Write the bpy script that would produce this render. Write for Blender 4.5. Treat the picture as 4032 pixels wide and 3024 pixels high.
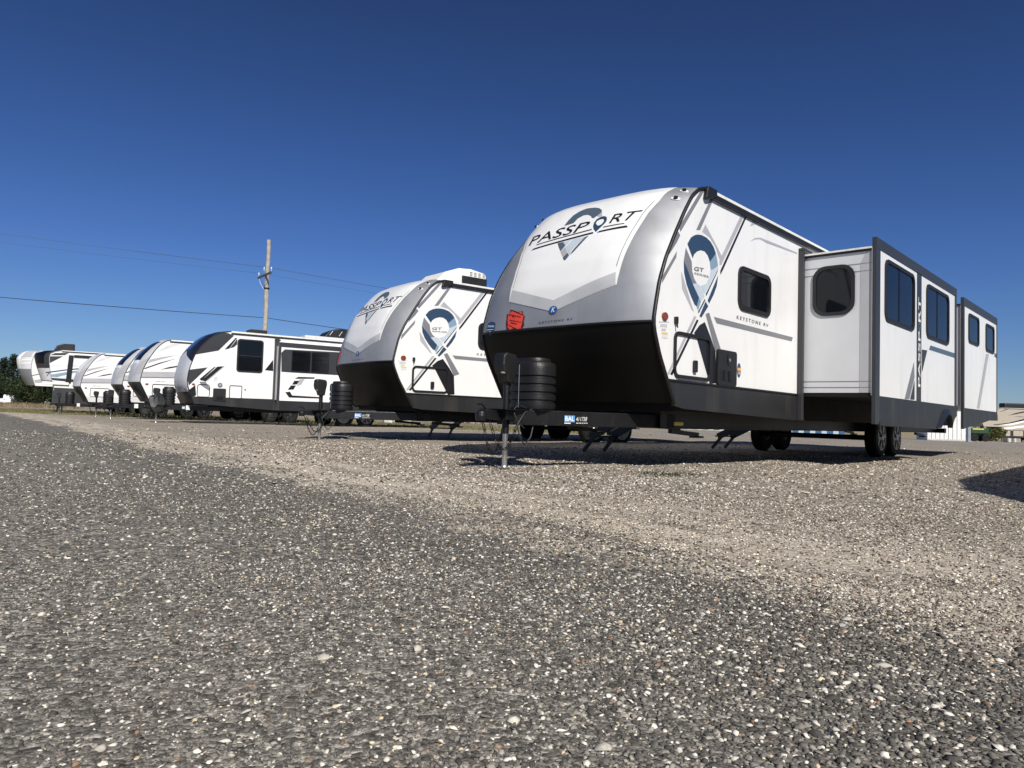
import bpy, bmesh, math, random
import numpy as np
from mathutils import Vector, Matrix
from mathutils.geometry import tessellate_polygon

random.seed(7); RNG = np.random.default_rng(7)
R = math.radians
S = bpy.context.scene
COL = S.collection
for o in list(bpy.data.objects): bpy.data.objects.remove(o)

# ------------------------------------------------------------------ camera
FPX, PITCH, ROLL, CZ = 2837.226, .0446, .0298, .5396      # fitted on the 4032 x 3024 photograph
PCX, PCY = 2016., 1512.
_r, _w, _u = np.array([1., 0, 0]), np.array([0, 1., 0]), np.array([0, 0, 1.])
CF = math.cos(PITCH) * _w + math.sin(PITCH) * _u
_U = -math.sin(PITCH) * _w + math.cos(PITCH) * _u
CR = math.cos(ROLL) * _r + math.sin(ROLL) * _U
CU = -math.sin(ROLL) * _r + math.cos(ROLL) * _U
CC = np.array([0, 0, CZ])
cam_d = bpy.data.cameras.new('camera'); cam = bpy.data.objects.new('camera', cam_d); COL.objects.link(cam)
cam_d.sensor_fit = 'HORIZONTAL'; cam_d.sensor_width = 36; cam_d.lens = 36 * FPX / 4032
cam_d.clip_start = .02; cam_d.clip_end = 6000
cam.matrix_world = Matrix(((CR[0], CU[0], -CF[0], 0), (CR[1], CU[1], -CF[1], 0), (CR[2], CU[2], -CF[2], CZ), (0, 0, 0, 1)))
S.camera = cam
S.render.resolution_x, S.render.resolution_y = 1024, 768

# ------------------------------------------------------------------ sky, sun, exposure
SUN_EL, SUN_AZ = R(38), math.atan2(.30, -.954)            # azimuth measured from +Y towards +X
world = bpy.data.worlds.new('World'); S.world = world; world.use_nodes = True
nt = world.node_tree; nt.nodes.clear()
sky = nt.nodes.new('ShaderNodeTexSky'); sky.sky_type = 'NISHITA'; sky.sun_disc = False
sky.sun_elevation = SUN_EL; sky.sun_rotation = SUN_AZ
sky.altitude = 600; sky.air_density = 1.0; sky.dust_density = .25; sky.ozone_density = 2.5
hs = nt.nodes.new('ShaderNodeHueSaturation'); hs.inputs['Saturation'].default_value = 1.05
bg = nt.nodes.new('ShaderNodeBackground'); bg.inputs['Strength'].default_value = .0744
wo = nt.nodes.new('ShaderNodeOutputWorld')
tcw = nt.nodes.new('ShaderNodeTexCoord'); sxw = nt.nodes.new('ShaderNodeSeparateXYZ'); rw = nt.nodes.new('ShaderNodeValToRGB')   # clear dry air: the horizon stays blue
for _i in range(4): rw.color_ramp.elements.new(.5)
for _e, (_p, _c) in zip(rw.color_ramp.elements, ((0, (.55, .67, .90)), (.1, (.50, .625, .91)), (.2, (.455, .58, .91)), (.34, (.40, .50, .79)), (.485, (.35, .42, .64)), (1, (.19, .22, .33)))): _e.position = _p; _e.color = _c + (1,)
mw = nt.nodes.new('ShaderNodeMix'); mw.data_type = 'RGBA'; mw.blend_type = 'MULTIPLY'; mw.inputs['Factor'].default_value = 1
nt.links.new(tcw.outputs['Generated'], sxw.inputs[0]); nt.links.new(sxw.outputs[2], rw.inputs[0]); nt.links.new(rw.outputs[0], mw.inputs['B']); nt.links.new(sky.outputs[0], mw.inputs['A'])
nt.links.new(mw.outputs['Result'], hs.inputs['Color']); nt.links.new(hs.outputs[0], bg.inputs[0]); nt.links.new(bg.outputs[0], wo.inputs[0])
sun_d = bpy.data.lights.new('sun', 'SUN'); sun = bpy.data.objects.new('sun', sun_d); COL.objects.link(sun)
sun_d.energy = 4.8; sun_d.angle = R(.53); sun_d.color = (1, .955, .88)
sv = Vector((math.sin(SUN_AZ) * math.cos(SUN_EL), math.cos(SUN_AZ) * math.cos(SUN_EL), math.sin(SUN_EL)))
sun.rotation_euler = sv.to_track_quat('Z', 'Y').to_euler()
S.view_settings.view_transform = 'Standard'; S.view_settings.look = 'None'; S.view_settings.gamma = 1
S.view_settings.use_curve_mapping = False; S.view_settings.exposure = .12

# ------------------------------------------------------------------ photograph -> place
def ray(px, py): return CF + (px - PCX) / FPX * CR - (py - PCY) / FPX * CU
def gpt(px, py, z=0.):
    d = ray(px, py); return CC + (z - CZ) / d[2] * d
def project(P):
    v = np.asarray(P, float) - CC; d = v @ CF
    return np.stack([PCX + FPX * (v @ CR) / d, PCY - FPX * (v @ CU) / d], -1)
class Pose:
    def __init__(s, ox, oy, deg, zg=0.):
        s.o = np.array([ox, oy, zg]); s.deg = deg; h = R(deg)
        s.ax = np.array([math.cos(h), math.sin(h), 0]); s.ay = np.array([-math.sin(h), math.cos(h), 0])
    def w(s, P): P = np.asarray(P, float); return s.o + P[..., :1] * s.ax + P[..., 1:2] * s.ay + P[..., 2:3] * _u
    def loc(s, W): v = W - s.o; return np.array([v @ s.ax, v @ s.ay, v[2]])
    def onY(s, px, py, y):
        d = ray(px, py); t = (y - (CC - s.o) @ s.ay) / (d @ s.ay); l = s.loc(CC + t * d); return (l[0], l[2])
    def onX(s, px, py, x):
        d = ray(px, py); t = (x - (CC - s.o) @ s.ax) / (d @ s.ax); l = s.loc(CC + t * d); return (l[1], l[2])
def crop(ox, oy, k): return lambda x, y: (ox + x * k, oy + y * k)
c1 = crop(1800, 680, 1100 / 2212); c2 = crop(2550, 700, 750 / 1244); c3 = crop(3100, 900, 932 / 1718)
c4 = crop(1850, 1250, 900 / 2212); c5 = crop(1150, 1000, 850 / 1880); c6 = crop(650, 1250, 750 / 2212)
c7 = crop(0, 1280, 750 / 2212); c8 = crop(2600, 850, 600 / 1659); c9 = crop(3600, 1540, 432 / 2212)
cP = crop(2060, 800, 500 / 2212); cH = crop(2580, 1280, 380 / 1854); cT = crop(1880, 1180, 400 / 2212)
cV = crop(3540, 1120, 180 / 679)

def ground_z(x, y):
    r = np.hypot(x, y); az = np.arctan2(x, np.maximum(y, 1e-3)); k = np.clip((az + .55) / 1.1, 0, 1)
    return -(.0022 + .0063 * k) * np.clip(r - 20, 0, 90) * np.where(y < 0, .3, 1)

# ------------------------------------------------------------------ materials
def new_mat(name):
    m = bpy.data.materials.new(name); m.use_nodes = True; n = m.node_tree.nodes; b = n['Principled BSDF']
    return m, n, m.node_tree.links, b
def mat(name, col, rough=.5, metal=0., var=.08, scale=3., bump=0., bscale=60., coat=0., spec=.5, dirt=None, dirt_amt=0.):
    """painted or moulded surface: base colour with faint uneven wear, roughness variation and fine relief"""
    m, n, l, b = new_mat(name)
    tc = n.new('ShaderNodeTexCoord')
    nz = n.new('ShaderNodeTexNoise'); nz.inputs['Scale'].default_value = scale; nz.inputs['Detail'].default_value = 6
    l.new(tc.outputs['Object'], nz.inputs['Vector'])
    cr = n.new('ShaderNodeValToRGB'); cr.color_ramp.elements[0].position = .3; cr.color_ramp.elements[1].position = .7
    cr.color_ramp.elements[0].color = tuple(max(0, c * (1 - var)) for c in col) + (1,)
    cr.color_ramp.elements[1].color = tuple(min(1, c * (1 + var * .6)) for c in col) + (1,)
    l.new(nz.outputs['Fac'], cr.inputs[0]); out = cr.outputs[0]
    if dirt:
        n2 = n.new('ShaderNodeTexNoise'); n2.inputs['Scale'].default_value = scale * 2.3; n2.inputs['Detail'].default_value = 8
        mp = n.new('ShaderNodeMapping'); mp.inputs['Scale'].default_value = (1.6, 1.6, .22); l.new(tc.outputs['Object'], mp.inputs[0]); l.new(mp.outputs[0], n2.inputs['Vector'])
        r2 = n.new('ShaderNodeValToRGB'); r2.color_ramp.elements[0].position = .52; r2.color_ramp.elements[1].position = .75
        r2.color_ramp.elements[1].color = (dirt_amt,) * 3 + (1,)
        mx = n.new('ShaderNodeMix'); mx.data_type = 'RGBA'; mx.inputs['B'].default_value = dirt + (1,)
        l.new(n2.outputs['Fac'], r2.inputs[0]); l.new(r2.outputs[0], mx.inputs['Factor']); l.new(out, mx.inputs['A']); out = mx.outputs['Result']
    l.new(out, b.inputs['Base Color'])
    mr = n.new('ShaderNodeMapRange'); mr.inputs['To Min'].default_value = max(.02, rough * .85); mr.inputs['To Max'].default_value = min(1, rough * 1.2)
    l.new(nz.outputs['Fac'], mr.inputs['Value']); l.new(mr.outputs[0], b.inputs['Roughness'])
    b.inputs['Metallic'].default_value = metal; b.inputs['Specular IOR Level'].default_value = spec
    b.inputs['Coat Weight'].default_value = coat; b.inputs['Coat Roughness'].default_value = .12
    if bump:
        bn = n.new('ShaderNodeTexNoise'); bn.inputs['Scale'].default_value = bscale; bn.inputs['Detail'].default_value = 3; l.new(tc.outputs['Object'], bn.inputs['Vector'])
        bp = n.new('ShaderNodeBump'); bp.inputs['Strength'].default_value = bump; bp.inputs['Distance'].default_value = .02
        l.new(bn.outputs['Fac'], bp.inputs['Height']); l.new(bp.outputs[0], b.inputs['Normal'])
    return m
M = {}
M['white'] = mat('white_gelcoat', (.80, .80, .79), .32, var=.03, scale=1.2, bump=.12, bscale=1.6, dirt=(.62, .60, .56), dirt_amt=.35)
M['cap_white'] = mat('cap_white_gelcoat', (.85, .85, .84), .30, coat=.25, var=.03, scale=1.5, dirt=(.6, .58, .55), dirt_amt=.25)
M['pearl'] = mat('cap_pearl_print', (.52, .53, .54), .32, var=.12, scale=2.5)
M['silver'] = mat('cap_silver_paint', (.42, .43, .45), .55, metal=.6, var=.12, scale=2., dirt=(.34, .31, .27), dirt_amt=.3)
M['black'] = mat('black_plastic', (.011, .011, .012), .45, var=.25, bump=.2, bscale=90)
M['belly'] = mat('black_underbody', (.005, .005, .005), .65, var=.3, bump=.3, bscale=14, spec=.3)
M['lowblack'] = mat('black_cap_skin', (.0035, .0035, .0035), .5, var=.25, scale=1.5, spec=.2)
M['skirt'] = mat('charcoal_skirt', (.020, .021, .023), .42, var=.2, scale=1.4, dirt=(.10, .085, .07), dirt_amt=.28)
M['fascia'] = mat('dark_grey_fascia', (.036, .037, .040), .4, var=.12, scale=2)
M['frame'] = mat('black_steel_frame', (.006, .006, .007), .38, var=.3, bump=.15, bscale=40, dirt=(.04, .034, .03), dirt_amt=.3)
M['glass'] = mat('tinted_glass', (.005, .006, .008), .05, var=.2, spec=.32)
M['rubber'] = mat('tyre_rubber', (.010, .010, .010), .75, var=.3, bump=.2, bscale=50, spec=.3)
M['rim'] = mat('dark_alloy', (.012, .012, .013), .35, metal=.4)
M['alloy'] = mat('machined_alloy', (.32, .32, .33), .3, metal=1)
M['zinc'] = mat('zinc_steel', (.62, .60, .56), .28, metal=.9, var=.15, dirt=(.3, .26, .2), dirt_amt=.4)
M['navy'] = mat('navy_vinyl', (.030, .062, .115), .35)
M['slate'] = mat('slate_vinyl', (.085, .12, .16), .35)
M['steelblue'] = mat('steel_blue_vinyl', (.22, .32, .42), .35)
M['paleblue'] = mat('pale_blue_vinyl', (.52, .60, .66), .35)
M['gvinyl'] = mat('grey_vinyl', (.20, .205, .22), .38)
M['lgvinyl'] = mat('light_grey_vinyl', (.42, .42, .44), .38)
M['pgvinyl'] = mat('pale_grey_vinyl', (.62, .62, .63), .38)
M['kvinyl'] = mat('black_vinyl', (.012, .012, .014), .35)
M['ink'] = mat('black_ink', (.015, .014, .02), .45)
M['bluep'] = mat('blue_print', (.02, .10, .33), .4)
M['cyanp'] = mat('light_blue_print', (.10, .30, .62), .4)
M['redp'] = mat('red_tag_card', (.78, .07, .04), .5)
M['maroon'] = mat('dark_red_card', (.10, .008, .012), .5)
M['amber'] = mat('amber_lens', (.22, .045, .02), .2, spec=.6)
M['redlens'] = mat('red_lens', (.5, .02, .02), .2)
M['wprint'] = mat('white_print', (.82, .82, .8), .5)
M['paper'] = mat('printed_paper', (.70, .70, .66), .6)
M['yprint'] = mat('yellow_print', (.72, .60, .10), .5)
M['orangep'] = mat('orange_print', (.75, .36, .12), .5)
M['pink'] = mat('pink_tag', (.85, .22, .18), .6)
M['roofw'] = mat('white_roof_membrane', (.76, .75, .70), .6, var=.06, dirt=(.5, .46, .4), dirt_amt=.5)
M['wgrey'] = mat('pale_grey_wall', (.60, .61, .63), .38, var=.04)
M['tan'] = mat('tan_gelcoat', (.42, .37, .30), .4, var=.05)
M['greensteel'] = mat('green_painted_steel', (.010, .055, .018), .5, var=.2)
M['yellow'] = mat('yellow_paint', (.75, .62, .12), .5)
M['shedw'] = mat('white_metal_siding', (.76, .76, .75), .45, var=.05, dirt=(.5, .45, .4), dirt_amt=.4)
M['blue_side'] = mat('blue_metal_siding', (.03, .10, .22), .45, var=.1)
M['bluelight'] = mat('pale_blue_siding', (.42, .52, .60), .45, var=.1)
M['concrete'] = mat('concrete', (.55, .53, .50), .85, var=.15, bump=.3, bscale=20)
M['sandblock'] = mat('tan_block', (.42, .34, .25), .85, var=.2, bump=.3, bscale=15)
M['galv'] = mat('galvanised_steel', (.5, .52, .54), .4, metal=.7)
M['wood'] = mat('weathered_pole_wood', (.40, .365, .32), .85, var=.25, scale=5, bump=.5, bscale=30, dirt=(.2, .16, .12), dirt_amt=.6)
M['wooddark'] = mat('weathered_dark_timber', (.09, .085, .08), .85, var=.3, bump=.4, bscale=25)
M['cable'] = mat('cable_jacket', (.03, .032, .036), .6)
M['wire'] = mat('aged_copper_wire', (.07, .08, .10), .5, metal=.3)
M['porcelain'] = mat('pale_porcelain', (.68, .74, .78), .2)
M['bark'] = mat('bark', (.09, .065, .045), .9, var=.3, bump=.5, bscale=20)
M['roofdark'] = mat('dark_shingle_roof', (.05, .05, .052), .8, var=.2, bump=.3, bscale=20)
M['truckw'] = mat('white_car_paint', (.74, .75, .75), .25, coat=.6, var=.03)
def leaf_mat(name, a, b_, rough=.65):
    m, n, l, b = new_mat(name)
    oi = n.new('ShaderNodeNewGeometry'); cr = n.new('ShaderNodeValToRGB')
    cr.color_ramp.elements[0].color = a + (1,); cr.color_ramp.elements[1].color = b_ + (1,)
    l.new(oi.outputs['Random Per Island'], cr.inputs[0]); l.new(cr.outputs[0], b.inputs['Base Color'])
    b.inputs['Roughness'].default_value = rough; b.inputs['Specular IOR Level'].default_value = .25
    return m
M['leaf'] = leaf_mat('broad_leaf', (.011, .021, .007), (.04, .057, .018))
M['needle'] = leaf_mat('dark_needle', (.007, .014, .008), (.02, .033, .016))
M['bush'] = leaf_mat('shrub_leaf', (.06, .09, .02), (.17, .16, .05))
M['grassblade'] = leaf_mat('grass_blade', (.09, .10, .035), (.24, .20, .10), .8)
M['dryweed'] = leaf_mat('dry_weed', (.16, .12, .07), (.34, .26, .16), .9)

# ------------------------------------------------------------------ mesh helpers
def add(name, me, m, parent=None):
    o = bpy.data.objects.new(name, me); COL.objects.link(o)
    if m is not None and not me.materials: me.materials.append(M[m] if isinstance(m, str) else m)
    if parent is not None: o.parent = parent
    return o
def thing(name, label, cat, loc=(0, 0, 0), deg=0., group=None):
    o = bpy.data.objects.new(name, None); COL.objects.link(o); o.empty_display_size = .3
    o.location = loc; o.rotation_euler = (0, 0, R(deg)); return tag(o, label, cat, group)
def tag(o, label=None, cat=None, group=None, kind=None):
    for k, v in (('label', label), ('category', cat), ('group', group), ('kind', kind)):
        if v: o[k] = v
    return o
class MB:
    """collects shapes and links them as one mesh object"""
    def __init__(s): s.v = []; s.f = []; s.mi = []; s.cur = 0
    def addv(s, pts): k = len(s.v); s.v += [tuple(map(float, p)) for p in pts]; return k
    def face(s, idx): s.f.append(tuple(idx)); s.mi.append(s.cur)
    def box(s, x0, x1, y0, y1, z0, z1):
        k = s.addv([(x, y, z) for z in (z0, z1) for y in (y0, y1) for x in (x0, x1)])
        for q in ((0, 2, 3, 1), (4, 5, 7, 6), (0, 1, 5, 4), (2, 6, 7, 3), (0, 4, 6, 2), (1, 3, 7, 5)): s.face([k + i for i in q])
        return s
    def beam(s, a, b, w, h, up=(0, 0, 1)):
        a, b = Vector(a), Vector(b); d = (b - a).normalized(); u = Vector(up); r = d.cross(u).normalized(); u = r.cross(d).normalized()
        c = [a + r * i * w / 2 + u * j * h / 2 for i, j in ((-1, -1), (1, -1), (1, 1), (-1, 1))] + [b + r * i * w / 2 + u * j * h / 2 for i, j in ((-1, -1), (1, -1), (1, 1), (-1, 1))]
        k = s.addv(c)
        for q in ((0, 1, 2, 3), (7, 6, 5, 4), (0, 4, 5, 1), (1, 5, 6, 2), (2, 6, 7, 3), (3, 7, 4, 0)): s.face([k + i for i in q])
        return s
    def tube(s, pts, r, n=8, cap=True, closed=False):
        pts = [Vector(p) for p in pts]; m = len(pts); rs = r if hasattr(r, '__len__') else [r] * m; rings = []
        x = None
        for i, p in enumerate(pts):
            d = (pts[(i + 1) % m] - pts[i - 1]) if closed else (pts[min(i + 1, m - 1)] - pts[max(i - 1, 0)])
            d.normalize()
            if x is None: x = d.cross(Vector((0, 0, 1)) if abs(d.z) < .9 else Vector((1, 0, 0)))
            x = (x - d * x.dot(d)).normalized(); y = d.cross(x)
            rings.append(s.addv([p + (x * math.cos(2 * math.pi * j / n) + y * math.sin(2 * math.pi * j / n)) * rs[i] for j in range(n)]))
        for i in range(m if closed else m - 1):
            A, B = rings[i], rings[(i + 1) % m]
            for j in range(n): s.face((A + j, A + (j + 1) % n, B + (j + 1) % n, B + j))
        if cap and not closed: s.face([rings[0] + j for j in range(n)][::-1]); s.face([rings[-1] + j for j in range(n)])
        return s
    def lathe(s, prof, c, axis='z', n=24, sx=1., sy=1.):
        """prof: (radius, height) pairs"""
        c = Vector(c); rings = []
        for r, h in prof:
            pts = []
            for j in range(n):
                a = 2 * math.pi * j / n; u, v = r * math.cos(a) * sx, r * math.sin(a) * sy
                pts.append(c + (Vector((u, v, h)) if axis == 'z' else Vector((u, h, v)) if axis == 'y' else Vector((h, u, v))))
            rings.append(s.addv(pts))
        for A, B in zip(rings, rings[1:]):
            for j in range(n): s.face((A + j, A + (j + 1) % n, B + (j + 1) % n, B + j))
        s.face([rings[0] + j for j in range(n)][::-1]); s.face([rings[-1] + j for j in range(n)])
        return s
    def prism(s, poly, f, d0, d1):
        """poly in (u, v) extruded between depths d0 and d1; f maps (u, v, d) to xyz"""
        n = len(poly); a = s.addv([f(u, v, d0) for u, v in poly]); b = s.addv([f(u, v, d1) for u, v in poly])
        for t in tessellate_polygon([[Vector((u, v, 0)) for u, v in poly]]):
            s.face([a + i for i in t]); s.face([b + i for i in reversed(t)])
        for i in range(n): s.face((a + i, a + (i + 1) % n, b + (i + 1) % n, b + i))
        return s
    def ring(s, outer, inner, f, d0, d1):
        n = len(outer); idx = [s.addv([f(u, v, d) for u, v in p]) for p in (outer, inner) for d in (d0, d1)]
        o0, o1, i0, i1 = idx
        for i in range(n):
            j = (i + 1) % n
            s.face((o1 + i, o1 + j, i1 + j, i1 + i)); s.face((o0 + j, o0 + i, i0 + i, i0 + j))
            s.face((o0 + i, o0 + j, o1 + j, o1 + i)); s.face((i0 + j, i0 + i, i1 + i, i1 + j))
        return s
    def sheet(s, poly, f, d, h=None):
        """thin print laid on a surface; h: subdivide so that it follows a curved one"""
        bm = bmesh.new(); vs = [bm.verts.new((u, v, 0)) for u, v in poly]
        for t in tessellate_polygon([[Vector((u, v, 0)) for u, v in poly]]):
            try: bm.faces.new([vs[i] for i in t])
            except ValueError: pass
        if h:
            for _ in range(7):
                long = [e for e in bm.edges if e.calc_length() > h]
                if not long: break
                bmesh.ops.subdivide_edges(bm, edges=long, cuts=1); bmesh.ops.triangulate(bm, faces=bm.faces[:])
        bm.verts.index_update()
        k = s.addv([f(v.co.x, v.co.y, d) for v in bm.verts])
        pu, pv, pd = (np.array(f(*q)) for q in ((poly[0][0] + .01, poly[0][1], d), (poly[0][0], poly[0][1] + .01, d), (poly[0][0], poly[0][1], d + .01)))
        p0 = np.array(f(poly[0][0], poly[0][1], d)); hand = np.dot(np.cross(pu - p0, pv - p0), pd - p0) > 0
        for fc in bm.faces:
            a = [v.index for v in fc.verts]
            if (fc.normal.z > 0) != hand: a.reverse()
            s.face([k + i for i in a])
        bm.free(); return s
    def text(s, string, quad, f, d, shear=0., bold=0., h=None):
        vs, fs = text_geo(string, shear, bold); bl, br, tr, tl = [np.array(q, float) for q in quad]
        uv = [(bl * (1 - a) + br * a) * (1 - b) + (tl * (1 - a) + tr * a) * b for a, b in vs]
        k = s.addv([f(u, v, d) for u, v in uv])
        p = [np.array(s.v[k + i]) for i in fs[0]]
        c = np.array(f(*np.mean(uv, axis=0), d)); pd = np.array(f(*np.mean(uv, axis=0), d + .01))
        flip = np.dot(np.cross(p[1] - p[0], p[2] - p[0]), pd - c) < 0
        for t in fs: s.face([k + i for i in (reversed(t) if flip else t)])
        return s
    def lines(s, n, quad, f, d, seed=1):
        """print too small to read: n broken lines of dashes"""
        rn = random.Random(seed); bl, br, tr, tl = [np.array(q, float) for q in quad]; P = lambda a, b: tuple((bl * (1 - a) + br * a) * (1 - b) + (tl * (1 - a) + tr * a) * b)
        for i in range(n):
            a = rn.uniform(0, .12)
            while a < .88:
                w = rn.uniform(.08, .22); b0 = (i + .22) / n; b1 = (i + .70) / n; s.sheet([P(a, b0), P(min(1, a + w), b0), P(min(1, a + w), b1), P(a, b1)], f, d); a += w + .05
        return s
    def build(s, name, m, parent=None, smooth=None, bevel=0., seg=2, fix=True):
        me = bpy.data.meshes.new(name); me.from_pydata(s.v, [], s.f)
        if fix:
            bm = bmesh.new(); bm.from_mesh(me); bmesh.ops.recalc_face_normals(bm, faces=bm.faces[:]); bm.to_mesh(me); bm.free()
        ms = m if isinstance(m, (list, tuple)) else [m]
        for q in ms: me.materials.append(M[q] if isinstance(q, str) else q)
        if len(ms) > 1: me.polygons.foreach_set('material_index', s.mi)
        if smooth is not None:
            me.polygons.foreach_set('use_smooth', [True] * len(me.polygons))
            if smooth: me.set_sharp_from_angle(angle=R(smooth))
        o = add(name, me, None, parent)
        if bevel:
            b = o.modifiers.new('bevel', 'BEVEL'); b.width = bevel; b.segments = seg; b.limit_method = 'ANGLE'; b.angle_limit = R(40)
        return o
_tc = {}
def text_geo(string, shear=0., bold=0.):
    key = (string, shear, bold)
    if key in _tc: return _tc[key]
    cu = bpy.data.curves.new('t', 'FONT'); cu.body = string; cu.shear = shear; cu.offset = bold; cu.resolution_u = 3; cu.fill_mode = 'FRONT'
    o = bpy.data.objects.new('t', cu); COL.objects.link(o); dg = bpy.context.evaluated_depsgraph_get(); dg.update()
    me = o.evaluated_get(dg).to_mesh(); v = np.array([q.co[:2] for q in me.vertices]); me.calc_loop_triangles()
    f = [tuple(t.vertices) for t in me.loop_triangles]
    v = (v - v.min(0)) / (v.max(0) - v.min(0)); _tc[key] = (v, f)
    bpy.data.objects.remove(o); bpy.data.curves.remove(cu); return _tc[key]
def rrect(u0, u1, v0, v1, r, n=5):
    p = []
    for cx, cy, a0 in ((u1 - r, v1 - r, 0), (u0 + r, v1 - r, 90), (u0 + r, v0 + r, 180), (u1 - r, v0 + r, 270)):
        p += [(cx + r * math.cos(R(a0 + 90 * i / n)), cy + r * math.sin(R(a0 + 90 * i / n))) for i in range(n + 1)]
    return p
def ell(cu, cv, a, b, n=20, a0=0, a1=360): return [(cu + a * math.cos(R(a0 + (a1 - a0) * i / n)), cv + b * math.sin(R(a0 + (a1 - a0) * i / n))) for i in range(n if a1 - a0 == 360 else n + 1)]
W = 1.22
def side(y): return lambda u, v, d: (u, y - d, v)          # wall facing -y
def front(x): return lambda u, v, d: (x - d, u, v)         # wall facing -x (u = y)
def window(f, u0, u1, v0, v1, parent, r=.07, fw=.045, mull=None, hbar=None, hood=False):
    mb = MB(); mb.ring(rrect(u0, u1, v0, v1, r), rrect(u0 + fw, u1 - fw, v0 + fw, v1 - fw, max(.01, r - fw * .5)), f, -.01, .022)
    if mull: mb.prism([(mull - .008, v0 + fw), (mull + .008, v0 + fw), (mull + .008, v1 - fw), (mull - .008, v1 - fw)], f, -.004, .014)
    if hbar: mb.prism([(u0 + fw, hbar - .012), (u1 - fw, hbar - .012), (u1 - fw, hbar + .012), (u0 + fw, hbar + .012)], f, -.004, .014)
    o = mb.build('window', 'black', parent)
    g = MB(); g.prism(rrect(u0 + fw * .8, u1 - fw * .8, v0 + fw * .8, v1 - fw * .8, max(.01, r - fw * .6)), f, .001, .006); g.build('pane', 'glass', o)
    return o

# ------------------------------------------------------------------ poses of the parked trailers (fitted to the photograph)
P1 = Pose(.9666, 8.5553, 47.1026, 0)
P2 = Pose(-2.402, 14.486, 37.788, -.06)
P3 = Pose(-10.81, 25.36, 34., -.044)
P4 = Pose(-15.126, 30.353, 33.97, -.05)
P5 = Pose(-18.029, 34.329, 35.8, -.06)
P6 = Pose(-22.735, 39.083, 33.65, -.094)

# ------------------------------------------------------------------ ground
def ground_bump(x, y):
    """gentle unevenness, a worn wheel track and a low windrow of dust along the edge of the lot"""
    r = np.hypot(x, y); amp = np.clip((r - .3) / 3, 0, 1) * np.clip((60 - r) / 40, 0, 1); sd = .787 * x + .617 * y - 2.07 + .25 * np.sin(.9 * x - .5 * y)
    rut = .020 * np.exp(-((sd - .75) / .5) ** 2) - .016 * np.exp(-((sd + .35) / .3) ** 2) - .012 * np.exp(-((sd + 2.0) / .35) ** 2) + .008 * np.exp(-((sd + 1.2) / .4) ** 2)
    return ground_z(x, y) + amp * (rut + .7 * (.012 * np.sin(1.1 * x + .7 * y) * np.sin(.8 * y - .5 * x + 1) + .008 * np.sin(2.9 * x - 1.7 * y) + .005 * np.sin(5.1 * y + 2.2 * x)))
def ground():
    rr = [.0] + list(np.geomspace(.35, 3500, 330)); na = 420
    az = np.concatenate([np.linspace(-.85, .85, 300, endpoint=False), np.linspace(.85, 2 * math.pi - .85, 120, endpoint=False)])
    r, a = np.meshgrid(rr[1:], az, indexing='ij'); x, y = r * np.sin(a), r * np.cos(a)
    z = ground_bump(x, y)
    v = np.concatenate([[[0, 0, 0]], np.stack([x, y, z], -1).reshape(-1, 3)])
    n = len(rr) - 1; i, j = np.meshgrid(np.arange(n - 1), np.arange(na), indexing='ij'); jn = (j + 1) % na
    q = np.stack([1 + i * na + j, 1 + (i + 1) * na + j, 1 + (i + 1) * na + jn, 1 + i * na + jn], -1).reshape(-1, 4)[:, ::-1]
    f = [tuple(k) for k in q.tolist()] + [(0, 1 + (k + 1) % na, 1 + k) for k in range(na)][::1]
    me = bpy.data.meshes.new('ground'); me.from_pydata(v.tolist(), [], f); me.polygons.foreach_set('use_smooth', [True] * len(me.polygons)); me.update()
    return me
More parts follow.
